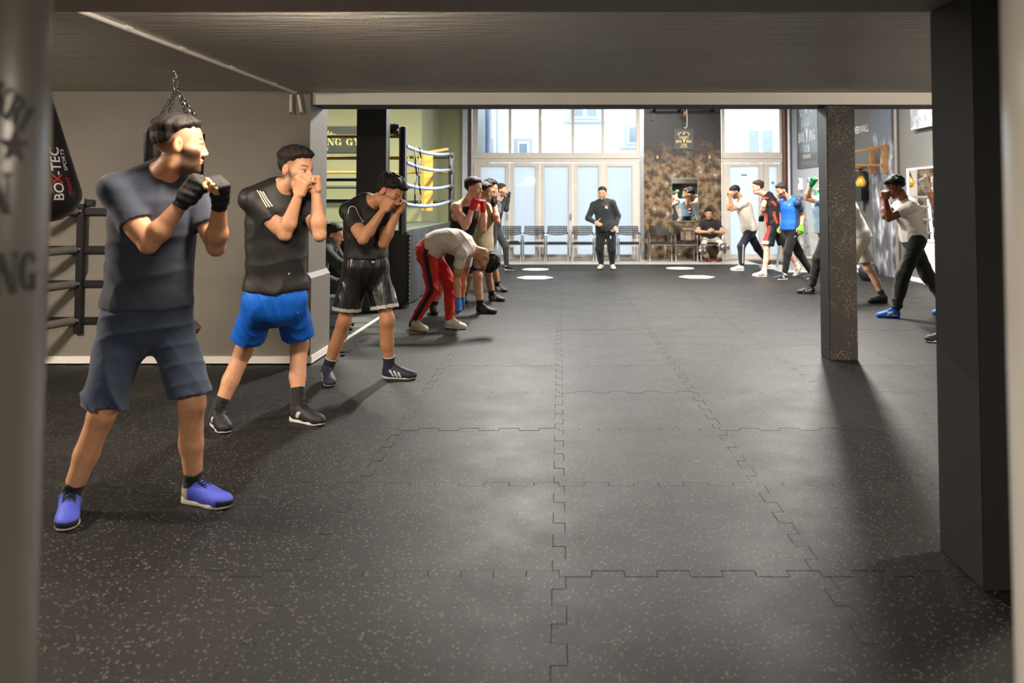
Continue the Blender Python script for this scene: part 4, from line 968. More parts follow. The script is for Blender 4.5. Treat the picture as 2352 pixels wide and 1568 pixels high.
# ---------------------------------------------------------------- people
SKIN = vcol('skin', .5, .32, .08, 160, sss=.04, var=.14)
COTTON = vcol('cotton_cloth', .8, .25, .4, 9, (1, 1, 1.7), sheen=.15, bd=.012)
SATIN = vcol('satin_cloth', .34, .5, .5, 24, (1.6, 1.6, .35), var=.1, bd=.008)
JERSEY = vcol('sports_jersey', .55, .35, .4, 9, (1.3, 1.3, .8), bd=.012)
HAIR = vcol('hair', .62, .22, .8, 130, (1, 1, .5), var=.35)
SHOEM = vcol('shoe_upper', .6, .35, .15, 260); SOLEM = vcol('shoe_sole', .5, .4, .1, 120)
WRAP = vcol('hand_wrap_cloth', .75, .25, .6, 60, (1, 1, 2.2)); PRINT = vcol('cloth_print', .6, .3)
def ik(A, B, l1, l2, hint, bend=None, wb=12.):
    A, B = V(A), V(B); d = np.linalg.norm(B-A); s = max(1., d/(l1+l2)*1.003); l1, l2 = l1*s, l2*s
    u = (B-A)/d; x = (l1*l1-l2*l2+d*d)/(2*d); h = math.sqrt(max(l1*l1-x*x, 1e-6)); c = A+u*x
    e1 = nrm(np.cross(u, (0.13, .2, 1) if abs(u[2]) < .95 else (1, 0, 0))); e2 = np.cross(u, e1); best = None
    for t in np.linspace(0, 2*math.pi, 90, endpoint=False):
        q = c+h*(math.cos(t)*e1+math.sin(t)*e2); p = proj(q)
        cost = math.hypot(p[0]-hint[0], p[1]-hint[1])*q[1]/F*100 if hint is not None else 0
        if bend is not None: cost -= wb*((math.cos(t)*e1+math.sin(t)*e2)@nrm(bend))*.3
        if best is None or cost < best[0]: best = (cost, q)
    return best[1]
def hand_prims(w_, d, n, kind, s=1., k=.006, side=0):
    """w_ wrist, d wrist-to-knuckle direction, n palm normal; the thumb sits on side d x n"""
    d = nrm(d); n = nrm(n-d*(n@d)); t = nrm(np.cross(d, n))*(1 if side == 0 else -1); L = lambda a, b, c: w_+s*(a*d+b*n+c*t)
    P = [BXP(L(.052, 0, 0), (d, n, t), (s*.036, s*.006, s*.026), s*.013, .02), EL(L(.03, .012, .026), (d, n, t), (s*.03, s*.017, s*.018), .012)]
    F_ = []
    for i, o in enumerate((.031, .0105, -.0105, -.030)):
        ln = (.040, .044, .041, .033)[i]; r = (.0104, .0106, .0102, .0092)[i]; b = L(.088-(.003, 0, .003, .009)[i], 0, o)
        if kind == 'fist': dirs = [(.22, .97), (-.97, .25), (-.35, -.93)]
        elif kind == 'open': dirs = [(.97, .22), (.9, .43), (.82, .57)]
        else: dirs = [(.75, .66), (.1, .99), (-.55, .83)]
        ls = [ln*1.05, ln*.66, ln*.5]; q = b; F_.append([q])
        for (a, c), l in zip(dirs, ls):
            v = q+s*l*nrm(a*d+c*n); P.append(RC(q, v, s*r, s*r*.94, k)); q = v; F_[-1].append(q)
    if kind == 'fist': T = [(.022, .008, .034), (.058, .030, .040), (.082, .058, .022), (.080, .064, .002)]
    elif kind == 'thumb': T = [(.022, .008, .034), (.04, .012, .066), (.055, .01, .094), (.062, .008, .112)]
    else: T = [(.022, .008, .034), (.052, .022, .058), (.082, .03, .064), (.104, .034, .062)]
    T = [L(*q) for q in T]
    for a, b, r0, r1 in zip(T, T[1:], (.0135, .0122, .011), (.0122, .011, .0095)): P.append(RC(a, b, s*r0, s*r1, k))
    return P, F_, (d, n, t)
# ---- shoes -------------------------------------------------------------------------------------------------
SHOE_CACHE = {}
def shoe_meshes(kind, res):
    """upper, sole and laces in the foot's own frame: heel at the origin, toe along +Y"""
    key = (kind, round(res, 4))
    if key in SHOE_CACHE: return SHOE_CACHE[key]
    X, Y, Z = (1, 0, 0), (0, 1, 0), (0, 0, 1); boot = kind.startswith('boot'); top = .125 if boot else .105
    low = [((0, 0, .016), (0, 0, -1), 0)]
    E = lambda c, r, k=.03: EL(c, (X, Y, Z), r, k, cuts=low)
    P = [E((0, .055, .05), (.037, .052, .058)), E((.001, .12, .045), (.037, .08, .05)), E((.003, .20, .035), (.046, .075, .038)), E((0, .238, .03), (.041, .05, .030)),
         RC((0, .085, .075), (0, .175, .045), .036, .033, .03, low)]
    P += [RC((0, .058, .06), (0, .055, top), .040, .043 if not boot else .047, .02, low+[((0, .055, top-.01), (0, -.12, 1), 1)])]
    P += [EL((0, .098, .105 if not boot else .12), (X, (0, .75, -.6), (0, .6, .75)), (.026, .05, .014), .012)]
    up = solid(P, res)
    def foot(g, z0, z1):
        def fn(x, y, z):
            d = None
            for (a, ra), (b, rb) in (((.042, .036), (.13, .034)), ((.13, .034), (.20, .047)), ((.20, .047), (.247, .036))):
                t = np.clip((y-a)/(b-a), 0, 1); q = np.sqrt((x-.002*t)**2+(y-a-t*(b-a))**2)-(ra+(rb-ra)*t)-g
                d = q if d is None else np.minimum(d, q)
            zt = z1+.012*np.clip(1-y/.09, 0, 1); zb = z0+.008*np.clip((y-.23)/.06, 0, 1)
            return np.maximum(d, np.maximum(z-zt, zb-z))
        return Prim((-.07, -.02, z0), (.07, .31, z1+.02), fn, .004)
    so = solid([foot(.002 if not boot else 0, 0, .026 if not boot else .015)], res)
    m = MB(); n = 7 if boot else 5
    for i in range(n):
        y = .165-.016*i; z = .090+.0078*i if i < 5 else .125+(i-4)*.010; y = y if i < 5 else .101-.004*i
        for s in (-1, 1): m.tube([(-s*.026, y, z-.008), (0, y-.004, z+.004), (s*.026, y-.01, z-.002)], .0036, 5)
    m.tube([(0, .085, z+.006), (.02, .10, z+.018), (.03, .115, z+.004), (.012, .105, z+.002)], .0026, 5); m.tube([(0, .085, z+.006), (-.02, .10, z+.018), (-.032, .115, z+.004)], .0026, 5)
    SHOE_CACHE[key] = (up, so, (np.array(m.v), m.f)); return SHOE_CACHE[key]
def shoe(parent, base, heel, toe, kind, cols, res, flip=1, pitch=0., scale=1.):
    up, so, la = shoe_meshes(kind, res); heel, toe = V(heel), V(toe); d = toe-heel; yaw = math.atan2(-d[0], d[1])
    def col(vs, main, fn=None):
        c = np.tile(np.array(lin(main)), (len(vs), 1))
        if fn: fn(vs, c)
        return c
    x, y, z = up[0][:, 0], up[0][:, 1], up[0][:, 2]
    def paint(vs, c):
        if 'stripes' in cols:         # three slanting bars on both flanks
            u = (y-.085)-(z-.05)*-.55; s = np.mod(u, .030) < .016
            m_ = s & (u > 0) & (u < .088) & (np.abs(x) > .022) & (z > .022) & (z < .072-.25*(y-.1)); c[m_] = lin(cols['stripes'])
        if 'toe' in cols: c[(y > .24) & (z < .042)] = lin(cols['toe'])
        if 'heel' in cols: c[(y < .07) & (z < .085)] = lin(cols['heel'])
        if 'patch' in cols: c[(np.abs(y-.10-(z-.05)*.5) < .014) & (np.abs(x) > .028) & (z > .035) & (z < .075)] = lin(cols['patch'])
        if 'swoosh' in cols:
            w_ = np.abs(z-.04-.9*np.maximum(y-.13, 0)**1*-.25-.28*np.maximum(.11-y, 0)) < .006; c[w_ & (np.abs(x) > .025) & (y > .05) & (y < .2)] = lin(cols['swoosh'])
        if 'collar' in cols: c[(z > (.29 if kind.startswith('boot') else .098))] = lin(cols['collar'])
    root = mesh_obj('shoe', up[0], up[1], SHOEM, parent, True, col(up[0], cols['main'], paint))
    root.location = tuple(heel-base); root.rotation_euler = (pitch, 0, yaw); root.scale = (scale,)*3
    mesh_obj('sole', so[0], so[1], SOLEM, root, True, col(so[0], cols['sole']))
    o = mesh_obj('laces', [tuple(v) for v in la[0]], la[1], SHOEM, root, True, col(la[0], cols.get('lace', cols['main']))); o['kind'] = 'stuff' if False else 'part'
    del o['kind']
    return root
# ---- the figure --------------------------------------------------------------------------------------------
def ribbon(name, prims, pts, width, nr, color, parent, base, off=.0022, mat=None, thick=True):
    """a strip of print or tape laid on a cloth surface: points are pulled onto the solid"""
    P = np.array(pts, float)
    def grad(p):
        h = .004; g = np.zeros_like(p)
        for d in range(3):
            e = np.zeros(3); e[d] = h; g[:, d] = eval_pts(prims, p+e)-eval_pts(prims, p-e)
        return g/(np.linalg.norm(g, axis=1)[:, None]+1e-9)
    def pull(p):
        for _ in range(5): p = p-grad(p)*np.clip(eval_pts(prims, p)-off, -.05, .05)[:, None]
        return p
    n = len(P); T = np.gradient(P, axis=0); T /= np.linalg.norm(T, axis=1)[:, None]+1e-9
    P = pull(P); G = grad(P); W = np.cross(T, G); W /= np.linalg.norm(W, axis=1)[:, None]+1e-9
    w_ = width if hasattr(width, '__len__') else [width]*n; w_ = np.array(w_)[:, None]/2
    rows = [pull(P+W*w_*s) for s in np.linspace(-1, 1, nr)]; vs = np.concatenate(rows)-base
    fs = [(k*n+i, k*n+i+1, (k+1)*n+i+1, (k+1)*n+i) for k in range(nr-1) for i in range(n-1)]
    return mesh_obj(name, vs, np.array(fs), mat or PRINT, parent, True, np.tile(lin(color), (len(vs), 1)))
def person(label, Y, pelvis, chest, face, head, hdir, legs, arms, feet, skin, hair, top, bottom, shoes, socks=None, wraps=None,
           build=1., hs=1.1, res=.008, fres=None, tz=None, hup=None, pface=None, beard=0., hairstyle=None, group=None, shw=.185, hands=('fist', 'fist'), palms=(None, None), bow=.0, extra=None, brow=None, handdir=(None, None), pro=.035):
    """sides are the person's own: index 0 right, 1 left.  Pixels are joint positions seen in the photograph, dY depths relative to Y."""
    f = nrm(V(*face, 0)); R = V(f[1], -f[0], 0); pf = nrm(V(*(pface or face), 0)); PR = V(pf[1], -pf[0], 0)
    P = at(pelvis[0], pelvis[1], Y+(pelvis[2] if len(pelvis) > 2 else 0)); C = at(chest[0], chest[1], Y+(chest[2] if len(chest) > 2 else 0))
    if tz: C[2] += tz
    base = V(P[0], P[1], 0); root = thing('person', label, 'person', base, 0, group)
    sp = nrm(C-P); Rc = nrm(R-sp*(R@sp)); Fc = np.cross(sp, Rc)
    sh = [C+(Rc*(1-2*i))*shw*build**.5-sp*.03+Fc*pro for i in (0, 1)]
    hip = [P+PR*.09*build, P-PR*.09*build]; hip = [h-V(0, 0, .02) for h in hip]
    ft = []
    for q in feet:
        h, t = fl(*q[0]), fl(*q[1]); z = q[2] if len(q) > 2 else 0
        d = nrm(t-h); ft.append((h+V(0, 0, z), h+V(0, 0, z)+d*.29, d, z))
    ank = [h+d*.06+V(0, 0, .085) for h, t, d, z in ft]
    for i in (0, 1):
        if ft[i][3] > 0: ank[i] = ank[i]+V(0, 0, .02)
    knee = [ik(hip[i], ank[i], .435, .415, legs[i], pf*.9+ft[i][2]*.3) for i in (0, 1)]
    wr = []
    for i, a in enumerate(arms):      # arms: (elbow pixel, knuckle-side pixel of the hand with depth)
        fp = at(a[1][0], a[1][1], Y+a[1][2]); ep = at(a[0][0], a[0][1], (fp[1]+sh[i][1])/2); wr.append(fp-nrm(fp-ep)*.055)
    el = [ik(sh[i], wr[i], .295, .265, arms[i][0], (arms[i][2] if len(arms[i]) > 2 else V(0, 0, -1))) for i in (0, 1)]
    if DEBUG:
        for i in (0, 1):
            q, g = proj(el[i]), proj(knee[i]); print('%-40s %s arm %.2f elbow off %4.0f %4.0f | leg %.2f knee off %4.0f %4.0f' % (label[:40], 'RL'[i], np.linalg.norm(wr[i]-sh[i])/.56, q[0]-arms[i][0][0], q[1]-arms[i][0][1], np.linalg.norm(ank[i]-hip[i])/.85, g[0]-(legs[i] or g)[0], g[1]-(legs[i] or g)[1]))
    H = at(head[0], head[1], Y+(head[2] if len(head) > 2 else 0)); hf = nrm(V(*hdir)); hu = V(*(hup or (0, 0, 1))); hu = nrm(hu-hf*(hu@hf)); hr = np.cross(hf, hu)
    HA = (hr, hf, hu); hl = lambda x, y, z: H+hs*(x*hr+y*hf+z*hu)
    ft_near = fres or res
    # ---- spine and torso sections
    mid = (P+C)/2-Fc*bow
    def spine(t): return (1-t)**2*P+2*t*(1-t)*(2*mid-(P+C)/2)+t*t*C
    def rt(t): v = PR*(1-t)+Rc*t; return nrm(v)
    prof = [(-.06, .150, .115), (.08, .160, .120), (.30, .152, .112), (.5, .152, .112), (.72, .168, .124), (.9, .150, .105), (1.0, .11, .075)]
    def torso(ga, gb, k=.04, lo=-.06, flat=False, cuts=None):
        out = []; pr = [q for q in prof if q[0] >= lo]
        for (t0, a0, b0), (t1, a1, b1) in zip(pr, pr[1:]):
            if flat: a0, a1 = max(a0, .158), max(a1, .156 if t1 < .95 else a1); b0, b1 = max(b0, .116), max(b1, .116 if t1 < .85 else b1)
            out.append(EC(spine(t0), spine(t1), (a0*build+ga, b0*build+gb), (a1*build+ga, b1*build+gb), rt((t0+t1)/2), k, cuts))
        return out
    tk = .94 if top['kind'] != 'tank' else 1.; ak = .84 if top['kind'] == 'long' else 1.; uk = .80 if top['kind'] == 'tee' else 1.; lk, sk_ = (.80, .84) if bottom['kind'] == 'pants' else (.86, 1.)
    B = torso(-.012, -.012) if tk < 1 else torso(0, 0)
    nb = C+sp*.035+Fc*.0; hb = hl(0, -.022, -.075)
    B.append(RC(nb-sp*.03, hb, .066*build**.5, .056*hs/1.1, .05))
    for s in (0, 1):
        B.append(RC(C+sp*.045, sh[s]+sp*.016-Fc*.02, .043*build, .046*build*uk, .05)); B.append(EL(sh[s], (Rc, Fc, sp), (.057*build*uk,)*3, .05))
    ua = []
    for s in (0, 1):
        m1 = sh[s]+(el[s]-sh[s])*.45; up_ = nrm(wr[s]-el[s]); ud = nrm(el[s]-sh[s]); up_ = up_-ud*(up_@ud); up_ = nrm(up_) if np.linalg.norm(up_) > .25 else nrm(Fc-ud*(Fc@ud))
        B += [RC(sh[s], m1, .054*build*ak*uk, .050*build*ak*(uk+1)/2, .03), RC(m1, el[s], .050*build*ak, .037*build**.5*ak, .03), EL(sh[s]+(el[s]-sh[s])*(.55 if uk == 1 else .68)+up_*.008, (nrm(el[s]-sh[s]), nrm(np.cross(el[s]-sh[s], up_)), up_), (.09 if uk == 1 else .07, .043*build*ak, .048*build*ak), .03),
              RC(el[s], el[s]+(wr[s]-el[s])*.3, .037*build**.5*ak, .044*build*ak, .02), RC(el[s]+(wr[s]-el[s])*.3, wr[s], .044*build*ak, .0265, .02)]
    HP = []
    for s in (0, 1):
        d = nrm(wr[s]-el[s]) if handdir[s] is None else nrm(V(*handdir[s])); other = C+V(0, 0, .1) if hands[s] == 'fist' else spine(.3)
        n = palms[s] if palms[s] is not None else (H-V(0, 0, .05)-wr[s]); hp, F_, fr = hand_prims(wr[s], d, V(*n), hands[s], 1.06, .0035, side=s)
        HP.append((hp, F_, fr)); B += hp
    for s in (0, 1):
        k_, a_ = knee[s], ank[s]; sd = nrm(a_-k_); bk = nrm(-ft[s][2]-sd*(-ft[s][2]@sd)); c0 = k_+(a_-k_)*.08+bk*.012; c1 = k_+(a_-k_)*.5+bk*.012
        B += [RC(hip[s], hip[s]+(k_-hip[s])*.5, .088*build*lk, .074*build*lk, .05), RC(hip[s]+(k_-hip[s])*.5, k_, .074*build*lk, .052*build**.6*sk_, .04), EL(k_-bk*.012, (nrm(np.cross(sd, bk)), bk, sd), (.045*sk_, .042*sk_, .055), .03),
              RC(k_, a_, .048*sk_, .034*sk_, .03), RC(c0, c1, .046*build**.5*sk_, .047*build**.5*sk_, .03), RC(c1, k_+(a_-k_)*.8, .044*sk_, .034*sk_, .03), RC(a_, a_+V(0, 0, -.05)+ft[s][2]*.1, .033, .026, .02)]
    # ---- head
    e = lambda x, y, z, rx, ry, rz, k, sub=False: EL(hl(x, y, z), HA, (rx*hs, ry*hs, rz*hs), k*hs, sub)
    c_ = lambda a, b, r0, r1, k: RC(hl(*a), hl(*b), r0*hs, r1*hs, k*hs)
    B += [e(0, -.012, .042, .073, .094, .080, .02), e(0, .034, .036, .062, .058, .062, .03), e(0, .034, -.03, .056, .058, .075, .03), e(0, .036, -.075, .048, .052, .040, .03), e(0, .074, -.100, .020, .018, .016, .025)]
    for s in (-1, 1):
        B += [e(s*.044, .054, -.022, .022, .026, .022, .03), c_((s*.046, .070, .020), (s*.012, .090, .021), .009, .010, .014), e(s*.031, .103, .000, .017, .015, .0105, .012, True), e(s*.031, .0795, .000, .0135, .0135, .0125, .003),
              e(s*.0775, -.006, -.004, .0085, .020, .033, .007), e(s*.087, .002, .000, .008, .011, .021, .004, True), e(s*.012, .1005, -.034, .009, .011, .008, .008)]
    B += [c_((0, .093, .012), (0, .1105, -.027), .0085, .0115, .012), e(0, .094, -.0575, .022, .010, .006, .006), e(0, .091, -.068, .019, .010, .0068, .006)]
    # ---- grid with finer steps round the head and hands
    pts = [H]+[h+fr[0]*.06 for h, (_, _, fr) in zip(wr, HP)]
    fine = [[(q[a]-.15, q[a]+.15, ft_near) for q in pts] for a in range(3)] if ft_near < res else None
    bv, bf = solid(B, res*1.3, fine)
    lc = (np.stack([(bv-H)@hr, (bv-H)@hf, (bv-H)@hu], 1))/hs; sk = np.array(lin(skin)); hc = np.array(lin(hair)); col = np.tile(sk, (len(bv), 1))
    x, y, z = np.abs(lc[:, 0]), lc[:, 1], lc[:, 2]; inh = (np.linalg.norm(lc, axis=1) < .16)
    for h_, (_, _, fr) in zip(wr, HP): inh &= (np.linalg.norm(bv-h_-fr[0]*.06, axis=1) > .075) & (np.linalg.norm(bv-h_, axis=1) > .05)
    def mixc(m_, c, a=1.): 
        m_ = np.clip(m_*a, 0, 1)[:, None]; col[:] = col*(1-m_)+np.array(c)*m_
    ss = lambda v, a, b: np.clip((v-a)/(b-a), 0, 1)
    lip = inh & (x < .024) & (np.abs(z+.063) < .012) & (y > .088); mixc(lip*1., sk*np.array([.85, .55, .55]), .6)
    mixc(inh*ss(x, .07, .08)*(np.abs(z) < .045), sk*np.array([1.05, .8, .75]), .5)
    if beard:
        bz = np.interp(x, [.03, .055], [.030, .006]); bm = inh*ss(-z, bz, bz+.020)*ss(y, -.02, .015)*(1-lip)*ss(z, -.128, -.118); bm = np.maximum(bm, inh*ss(y, -.005, .01)*ss(-z, .0, .02)*ss(x, .050, .062)*ss(z, -.12, -.1))
        mixc(bm*(1-ss(z, -.052, -.044)*ss(.03-x, 0, .01)*.5*1.)*(1-ss(.012-np.abs(z+.063), 0, .002)*ss(.022-x, 0, .004)), hc*.85+sk*.02, beard)
    br = inh & (x > .012) & (x < .052) & (np.abs(z-.026-.006*np.sin((x-.012)*60)) < .0045) & (y > .05); mixc(br*1., np.array(lin(brow)) if brow else hc, .85)
    ed = np.sqrt((x-.031)**2+(y-.0795)**2+z**2); ev = inh & (ed < .0150) & (y > .083) & (np.abs(z) < .0065); mixc(ev*1., (.42, .38, .35), .9)
    mixc((ev & (np.hypot(x-.031, z) < .0062))*1., (.02, .012, .008), 1.); mixc((inh & (ed < .02) & (y > .078) & (z > .0070) & (z < .0125))*1., hc*.5, .6)
    st0 = (hairstyle or {}).get('cut', 0)
    # short-cropped hair at the sides is colour on the scalp
    zh = np.interp(y, [-.11, -.06, -.03, .0, .02, .04, .055, .075, .10], [-.06, -.055, -.03, .015, .02, .022, .048, .060, .064]); fade = inh*ss(z-zh, -.012, .030+st0); mixc(fade*(1-(x > .079)*(z < .03)), hc*.8+sk*.1, .88)
    mesh_obj('body', bv-base, bf, SKIN, root, True, col)
    # ---- hair
    st = dict(t=.010, top=.02, cut=.0, curl=.0, fr=.0); st.update(hairstyle or {})
    hp = [e(0, -.012, .042, .073, .094, .080, .02), e(0, .034, .036, .062, .058, .062, .03)]
    def hthick(D, Pp):
        """hair grows from nothing at the hairline to full thickness on top"""
        l = np.stack([(Pp-H)@hr, (Pp-H)@hf, (Pp-H)@hu], 1)/hs; yy = l[:, 1]
        zh = np.interp(yy, [-.11, -.06, -.03, .0, .02, .04, .055, .075, .10], [-.05, -.042, -.02, .022, .028, .030, .050, .060, .064])+st['cut']*np.interp(yy, [-.1, .04, .07], [1, 1, .2])
        s_ = l[:, 2]-zh; q = np.clip((s_+.002)/np.interp(yy, [.0, .06], [.024, .045]), 0, 1); wt = np.clip((l[:, 2]-.045)/.045, 0, 1); q = q*q*(3-2*q); wt = wt*wt*(3-2*wt)
        t = (st['t']*(1-wt)+st['top']*wt+st['fr']*np.clip((yy-.02)/.06, 0, 1)*wt)*q-.006*(1-q)
        return D-(t*hs).astype(f32)
    rr = np.random.RandomState(int(Y*100) % 9999)
    ph = rr.rand(9)*6.28; fq = 85 if st['curl'] else 60
    def hd(Pp):
        l = np.stack([(Pp-H)@hr, (Pp-H)@hf, (Pp-H)@hu], 1)
        if st['curl']: return st['curl']*(np.sin(fq*l[:, 0]+ph[0]+2*np.sin(50*l[:, 1]))+np.sin(fq*l[:, 1]+ph[1]+2*np.sin(45*l[:, 2]))+np.sin(fq*l[:, 2]+ph[2]+2*np.sin(55*l[:, 0])))/2
        return .0011*np.sin(fq*2.6*l[:, 0]+5*np.sin(26*l[:, 1]+ph[3])+ph[4])+.0012*np.sin(110*l[:, 1]+4*np.sin(60*l[:, 0])+ph[5])
    hp = [Prim(p.lo-.045, p.hi+.045, p.fn, p.k) for p in hp]; hv, hfc = solid(hp, min(.006, max(.0035, ft_near)), disp=hd, final=hthick, band=.07)
    mesh_obj('hair', hv-base, hfc, HAIR, root, True, np.tile(hc*.9, (len(hv), 1)))
    # ---- clothes
    seed = int(Y*31) % 97; G = {}
    low_t = (top.get('hem', .10))
    hemp = P-sp*low_t; hcut = [(hemp, -(nrm(sp*.8+V(0, 0, .2))), 1 if res < .009 else 0)]
    lo_ = top.get('loose', .012)
    if top['kind'] == 'tank':
        T = torso(.011, .011, .04, -.06, True, [hcut[0], (C+sp*-.005, sp, 0)])
        T.append(EC(P, hemp-sp*.05, (.175*build, .135*build), (.178*build, .14*build), PR, .03, hcut))
        for s in (0, 1): q = C+(sh[s]-C)*.55; T.append(RC(q+sp*.035, spine(.72)+(sh[s]-C)*.50+Fc*.06, .03, .045, .03)); T.append(RC(q+sp*.035, spine(.72)+(sh[s]-C)*.50-Fc*.06, .03, .045, .03))
        for s in (0, 1): T.append(EL(sh[s]-sp*.07, (Rc, Fc, sp), (.062, .10, .095), .012, True))
    else:
        T = torso(lo_, lo_+.002, .045, -.06, True, hcut)
        T.append(EC(P+sp*.03, hemp-sp*.06, (.176*build+lo_, .136*build+lo_), (.186*build+lo_*1.2, .146*build+lo_*1.2), PR, .04, hcut))
        for s in (0, 1):
            T.append(RC(C+sp*.034-Fc*.005, sh[s]+sp*.016-Fc*.012, .050*build+.004, .050*build+.004, .06)); T.append(EL(sh[s], (Rc, Fc, sp), (.054*build+.006,)*3, .05))
            if top['kind'] == 'tee':
                fr_ = top.get('sleeve', .62); q = sh[s]+(el[s]-sh[s])*fr_; d_ = nrm(el[s]-sh[s])
                T.append(RC(sh[s]-(sh[s]-C)*.06, q+d_*.05, .055*build+.006, .059*build+.008+top.get('flare', .004), .02, [(q, d_, 1)]))
            else:
                q = wr[s]-(wr[s]-el[s])*.04; d_ = nrm(wr[s]-el[s])
                T += [RC(sh[s], el[s], .062*build+.01, .052*build+.006, .03), RC(el[s], q+d_*.03, .052*build+.004, .036+.006, .03, [(q, d_, 0)])]
    tv, tf = solid(T, max(.0055, res*.85) if res < .009 else res, disp=folds(top.get('fold', .004)*1.1, (17, 14, 9), seed=seed))
    tc = np.tile(lin(top['color']), (len(tv), 1))
    if 'paint' in top: top['paint'](tv, tc, dict(P=P, C=C, sp=sp, R=Rc, F=Fc, sh=sh, el=el, wr=wr, spine=spine))
    mesh_obj(top.get('name', 't_shirt'), tv-base, tf, top.get('mat', COTTON), root, True, tc)
    lo2 = bottom.get('loose', .02); Bt = [EC(spine(.16), P-V(0, 0, .03), (.158*build+.008, .118*build+.010), (.165*build+.012, .122*build+.014), PR, .04), EC(P-V(0, 0, .02), P-V(0, 0, .09), (.168*build+.01, .122*build+.012), (.15*build, .11*build), PR, .05)]
    for s in (0, 1):
        if bottom['kind'] == 'shorts':
            q = hip[s]+(knee[s]-hip[s])*bottom.get('len', .85); d_ = nrm(nrm(knee[s]-hip[s])*.6+V(0, 0, -.4)); dd = nrm(knee[s]-hip[s])
            if bottom.get('len', .85) > .97: dd = nrm(ank[s]-knee[s])*.5+dd*.5; q = knee[s]+(ank[s]-knee[s])*(bottom['len']-1)
            Bt.append(RC(hip[s]-V(0, 0, .03), q+dd*.06, .084*build+lo2*.4, .078*build+lo2+bottom.get('flare', .015), .045, [(q, d_, 1 if res < .009 else 0)]))
        else:
            q = ank[s]+(knee[s]-ank[s])*bottom.get('cuff', .12); d_ = nrm(ank[s]-knee[s]); m_ = knee[s]
            Bt += [RC(hip[s]-V(0, 0, .02), m_, .085*build+lo2*.5, .064*build**.5+lo2, .045), RC(m_, q+d_*.0, .062*build**.5+lo2, .045+lo2*bottom.get('taper', .6), .03, [(q+d_*.03, d_, 0)])]
            if bottom.get('gather', 1): Bt.append(RC(q-d_*.0, q+d_*.03, .040+lo2*.3, .038, .02))
    bdisp = folds(bottom.get('fold', .004), bottom.get('ff', (14, 14, 22)), seed+5)
    pv, pfc = solid(Bt, max(.0055, res*.85) if res < .009 else res, disp=bdisp)
    pc = np.tile(lin(bottom['color']), (len(pv), 1))
    J = dict(P=P, C=C, sp=sp, R=Rc, F=Fc, PR=PR, pf=pf, sh=sh, el=el, wr=wr, hip=hip, knee=knee, ank=ank, spine=spine, root=root, base=base, T=T, Bt=Bt, hl=hl, feet=ft, HP=HP, build=build)
    if 'paint' in bottom: bottom['paint'](pv, pc, J)
    mesh_obj(bottom.get('name', bottom['kind'] if bottom['kind'] == 'shorts' else 'trousers'), pv-base, pfc, bottom.get('mat', COTTON), root, True, pc)
    for s in (0, 1):
        if socks and socks[s] is not None:
            c, hgt = socks[s]; d_ = nrm(knee[s]-ank[s]); a_ = ank[s]
            sv, sf = solid([RC(a_-d_*.03, a_+d_*hgt, .037 if hgt > .15 else .040, .039 if hgt > .15 else .042+.05*hgt, .02, [(a_+d_*hgt, d_, 1)]), RC(a_, a_+V(0, 0, -.045)+ft[s][2]*.06, .039, .034, .02)], max(.005, res*.8), disp=lambda Pp: .0016*np.sin(160*Pp[:, 2]+3*np.sin(30*Pp[:, 0])))
            mesh_obj('sock', sv-base, sf, COTTON, root, True, np.tile(lin(c), (len(sv), 1)))
        kd, cl = shoes[s] if isinstance(shoes, list) else shoes
        h, t_, d, z = ft[s]
        so_ = shoe(root, base, h-d*.0, t_, kd, cl, max(.0042, min(.009, res*.7)), pitch=(-.5 if z > 0 else 0))
        if kd == 'boot':
            d_ = nrm(knee[s]-ank[s]); a_ = ank[s]; q = a_+d_*.105
            sv, sf = solid([RC(a_-V(0, 0, .03), a_, .042, .043, .02), RC(a_, q+d_*.03, .043, .048, .02, [(q, d_, 1)])], max(.005, res*.7))
            sc_ = np.tile(lin(cl['main']), (len(sv), 1)); 
            if 'collar' in cl: sc_[((sv-q)@d_) > -.008] = lin(cl['collar'])
            mesh_obj('boot_shaft', sv-base, sf, SHOEM, root, True, sc_)
        if wraps and wraps[s] is not None:
            hp_, F_, (d, n, t_) = HP[s]; w_ = wr[s]; L = lambda a, b, c: w_+a*d+b*n+c*t_
            Wp = [BXP(L(.050, 0, 0), (d, n, t_), (.043, .0085, .030), .0185, .015), RC(w_-nrm(wr[s]-el[s])*.05, w_+d*.02, .034, .033, .02, [(w_-nrm(wr[s]-el[s])*.045, -nrm(wr[s]-el[s]), 0)]), EL(L(.03, .012, .026), (d, n, t_), (.034, .021, .022), .012)]
            for q in F_: Wp.append(RC(q[0], q[0]+(q[1]-q[0])*.75, .0152, .0142, .008))
            wv, wf = solid(Wp, min(.006, max(.004, ft_near)), disp=lambda Pp: .0012*np.sin(190*((Pp-w_)@d)+60*((Pp-w_)@t_)))
            mesh_obj('hand_wrap', wv-base, wf, WRAP, root, True, np.tile(lin(wraps[s]), (len(wv), 1)))
    if extra: extra(J)
    return J
# ---------------------------------------------------------------- who stands where
def px_line(pts, Y, n=14):
    pts = np.array(pts, float); t = np.linspace(0, len(pts)-1, n); i = np.clip(t.astype(int), 0, len(pts)-2); f = (t-i)[:, None]
    return [at(p[0], p[1], Y) for p in pts[i]*(1-f)+pts[i+1]*f]
LEFTROW, RIGHTROW = 'boxers in the left row', 'boxers in the right row'
SNK = lambda **k: ('sneaker', k)
BOOT = lambda **k: ('boot', k)
BLACKSOCK = ((28, 28, 29), .07)
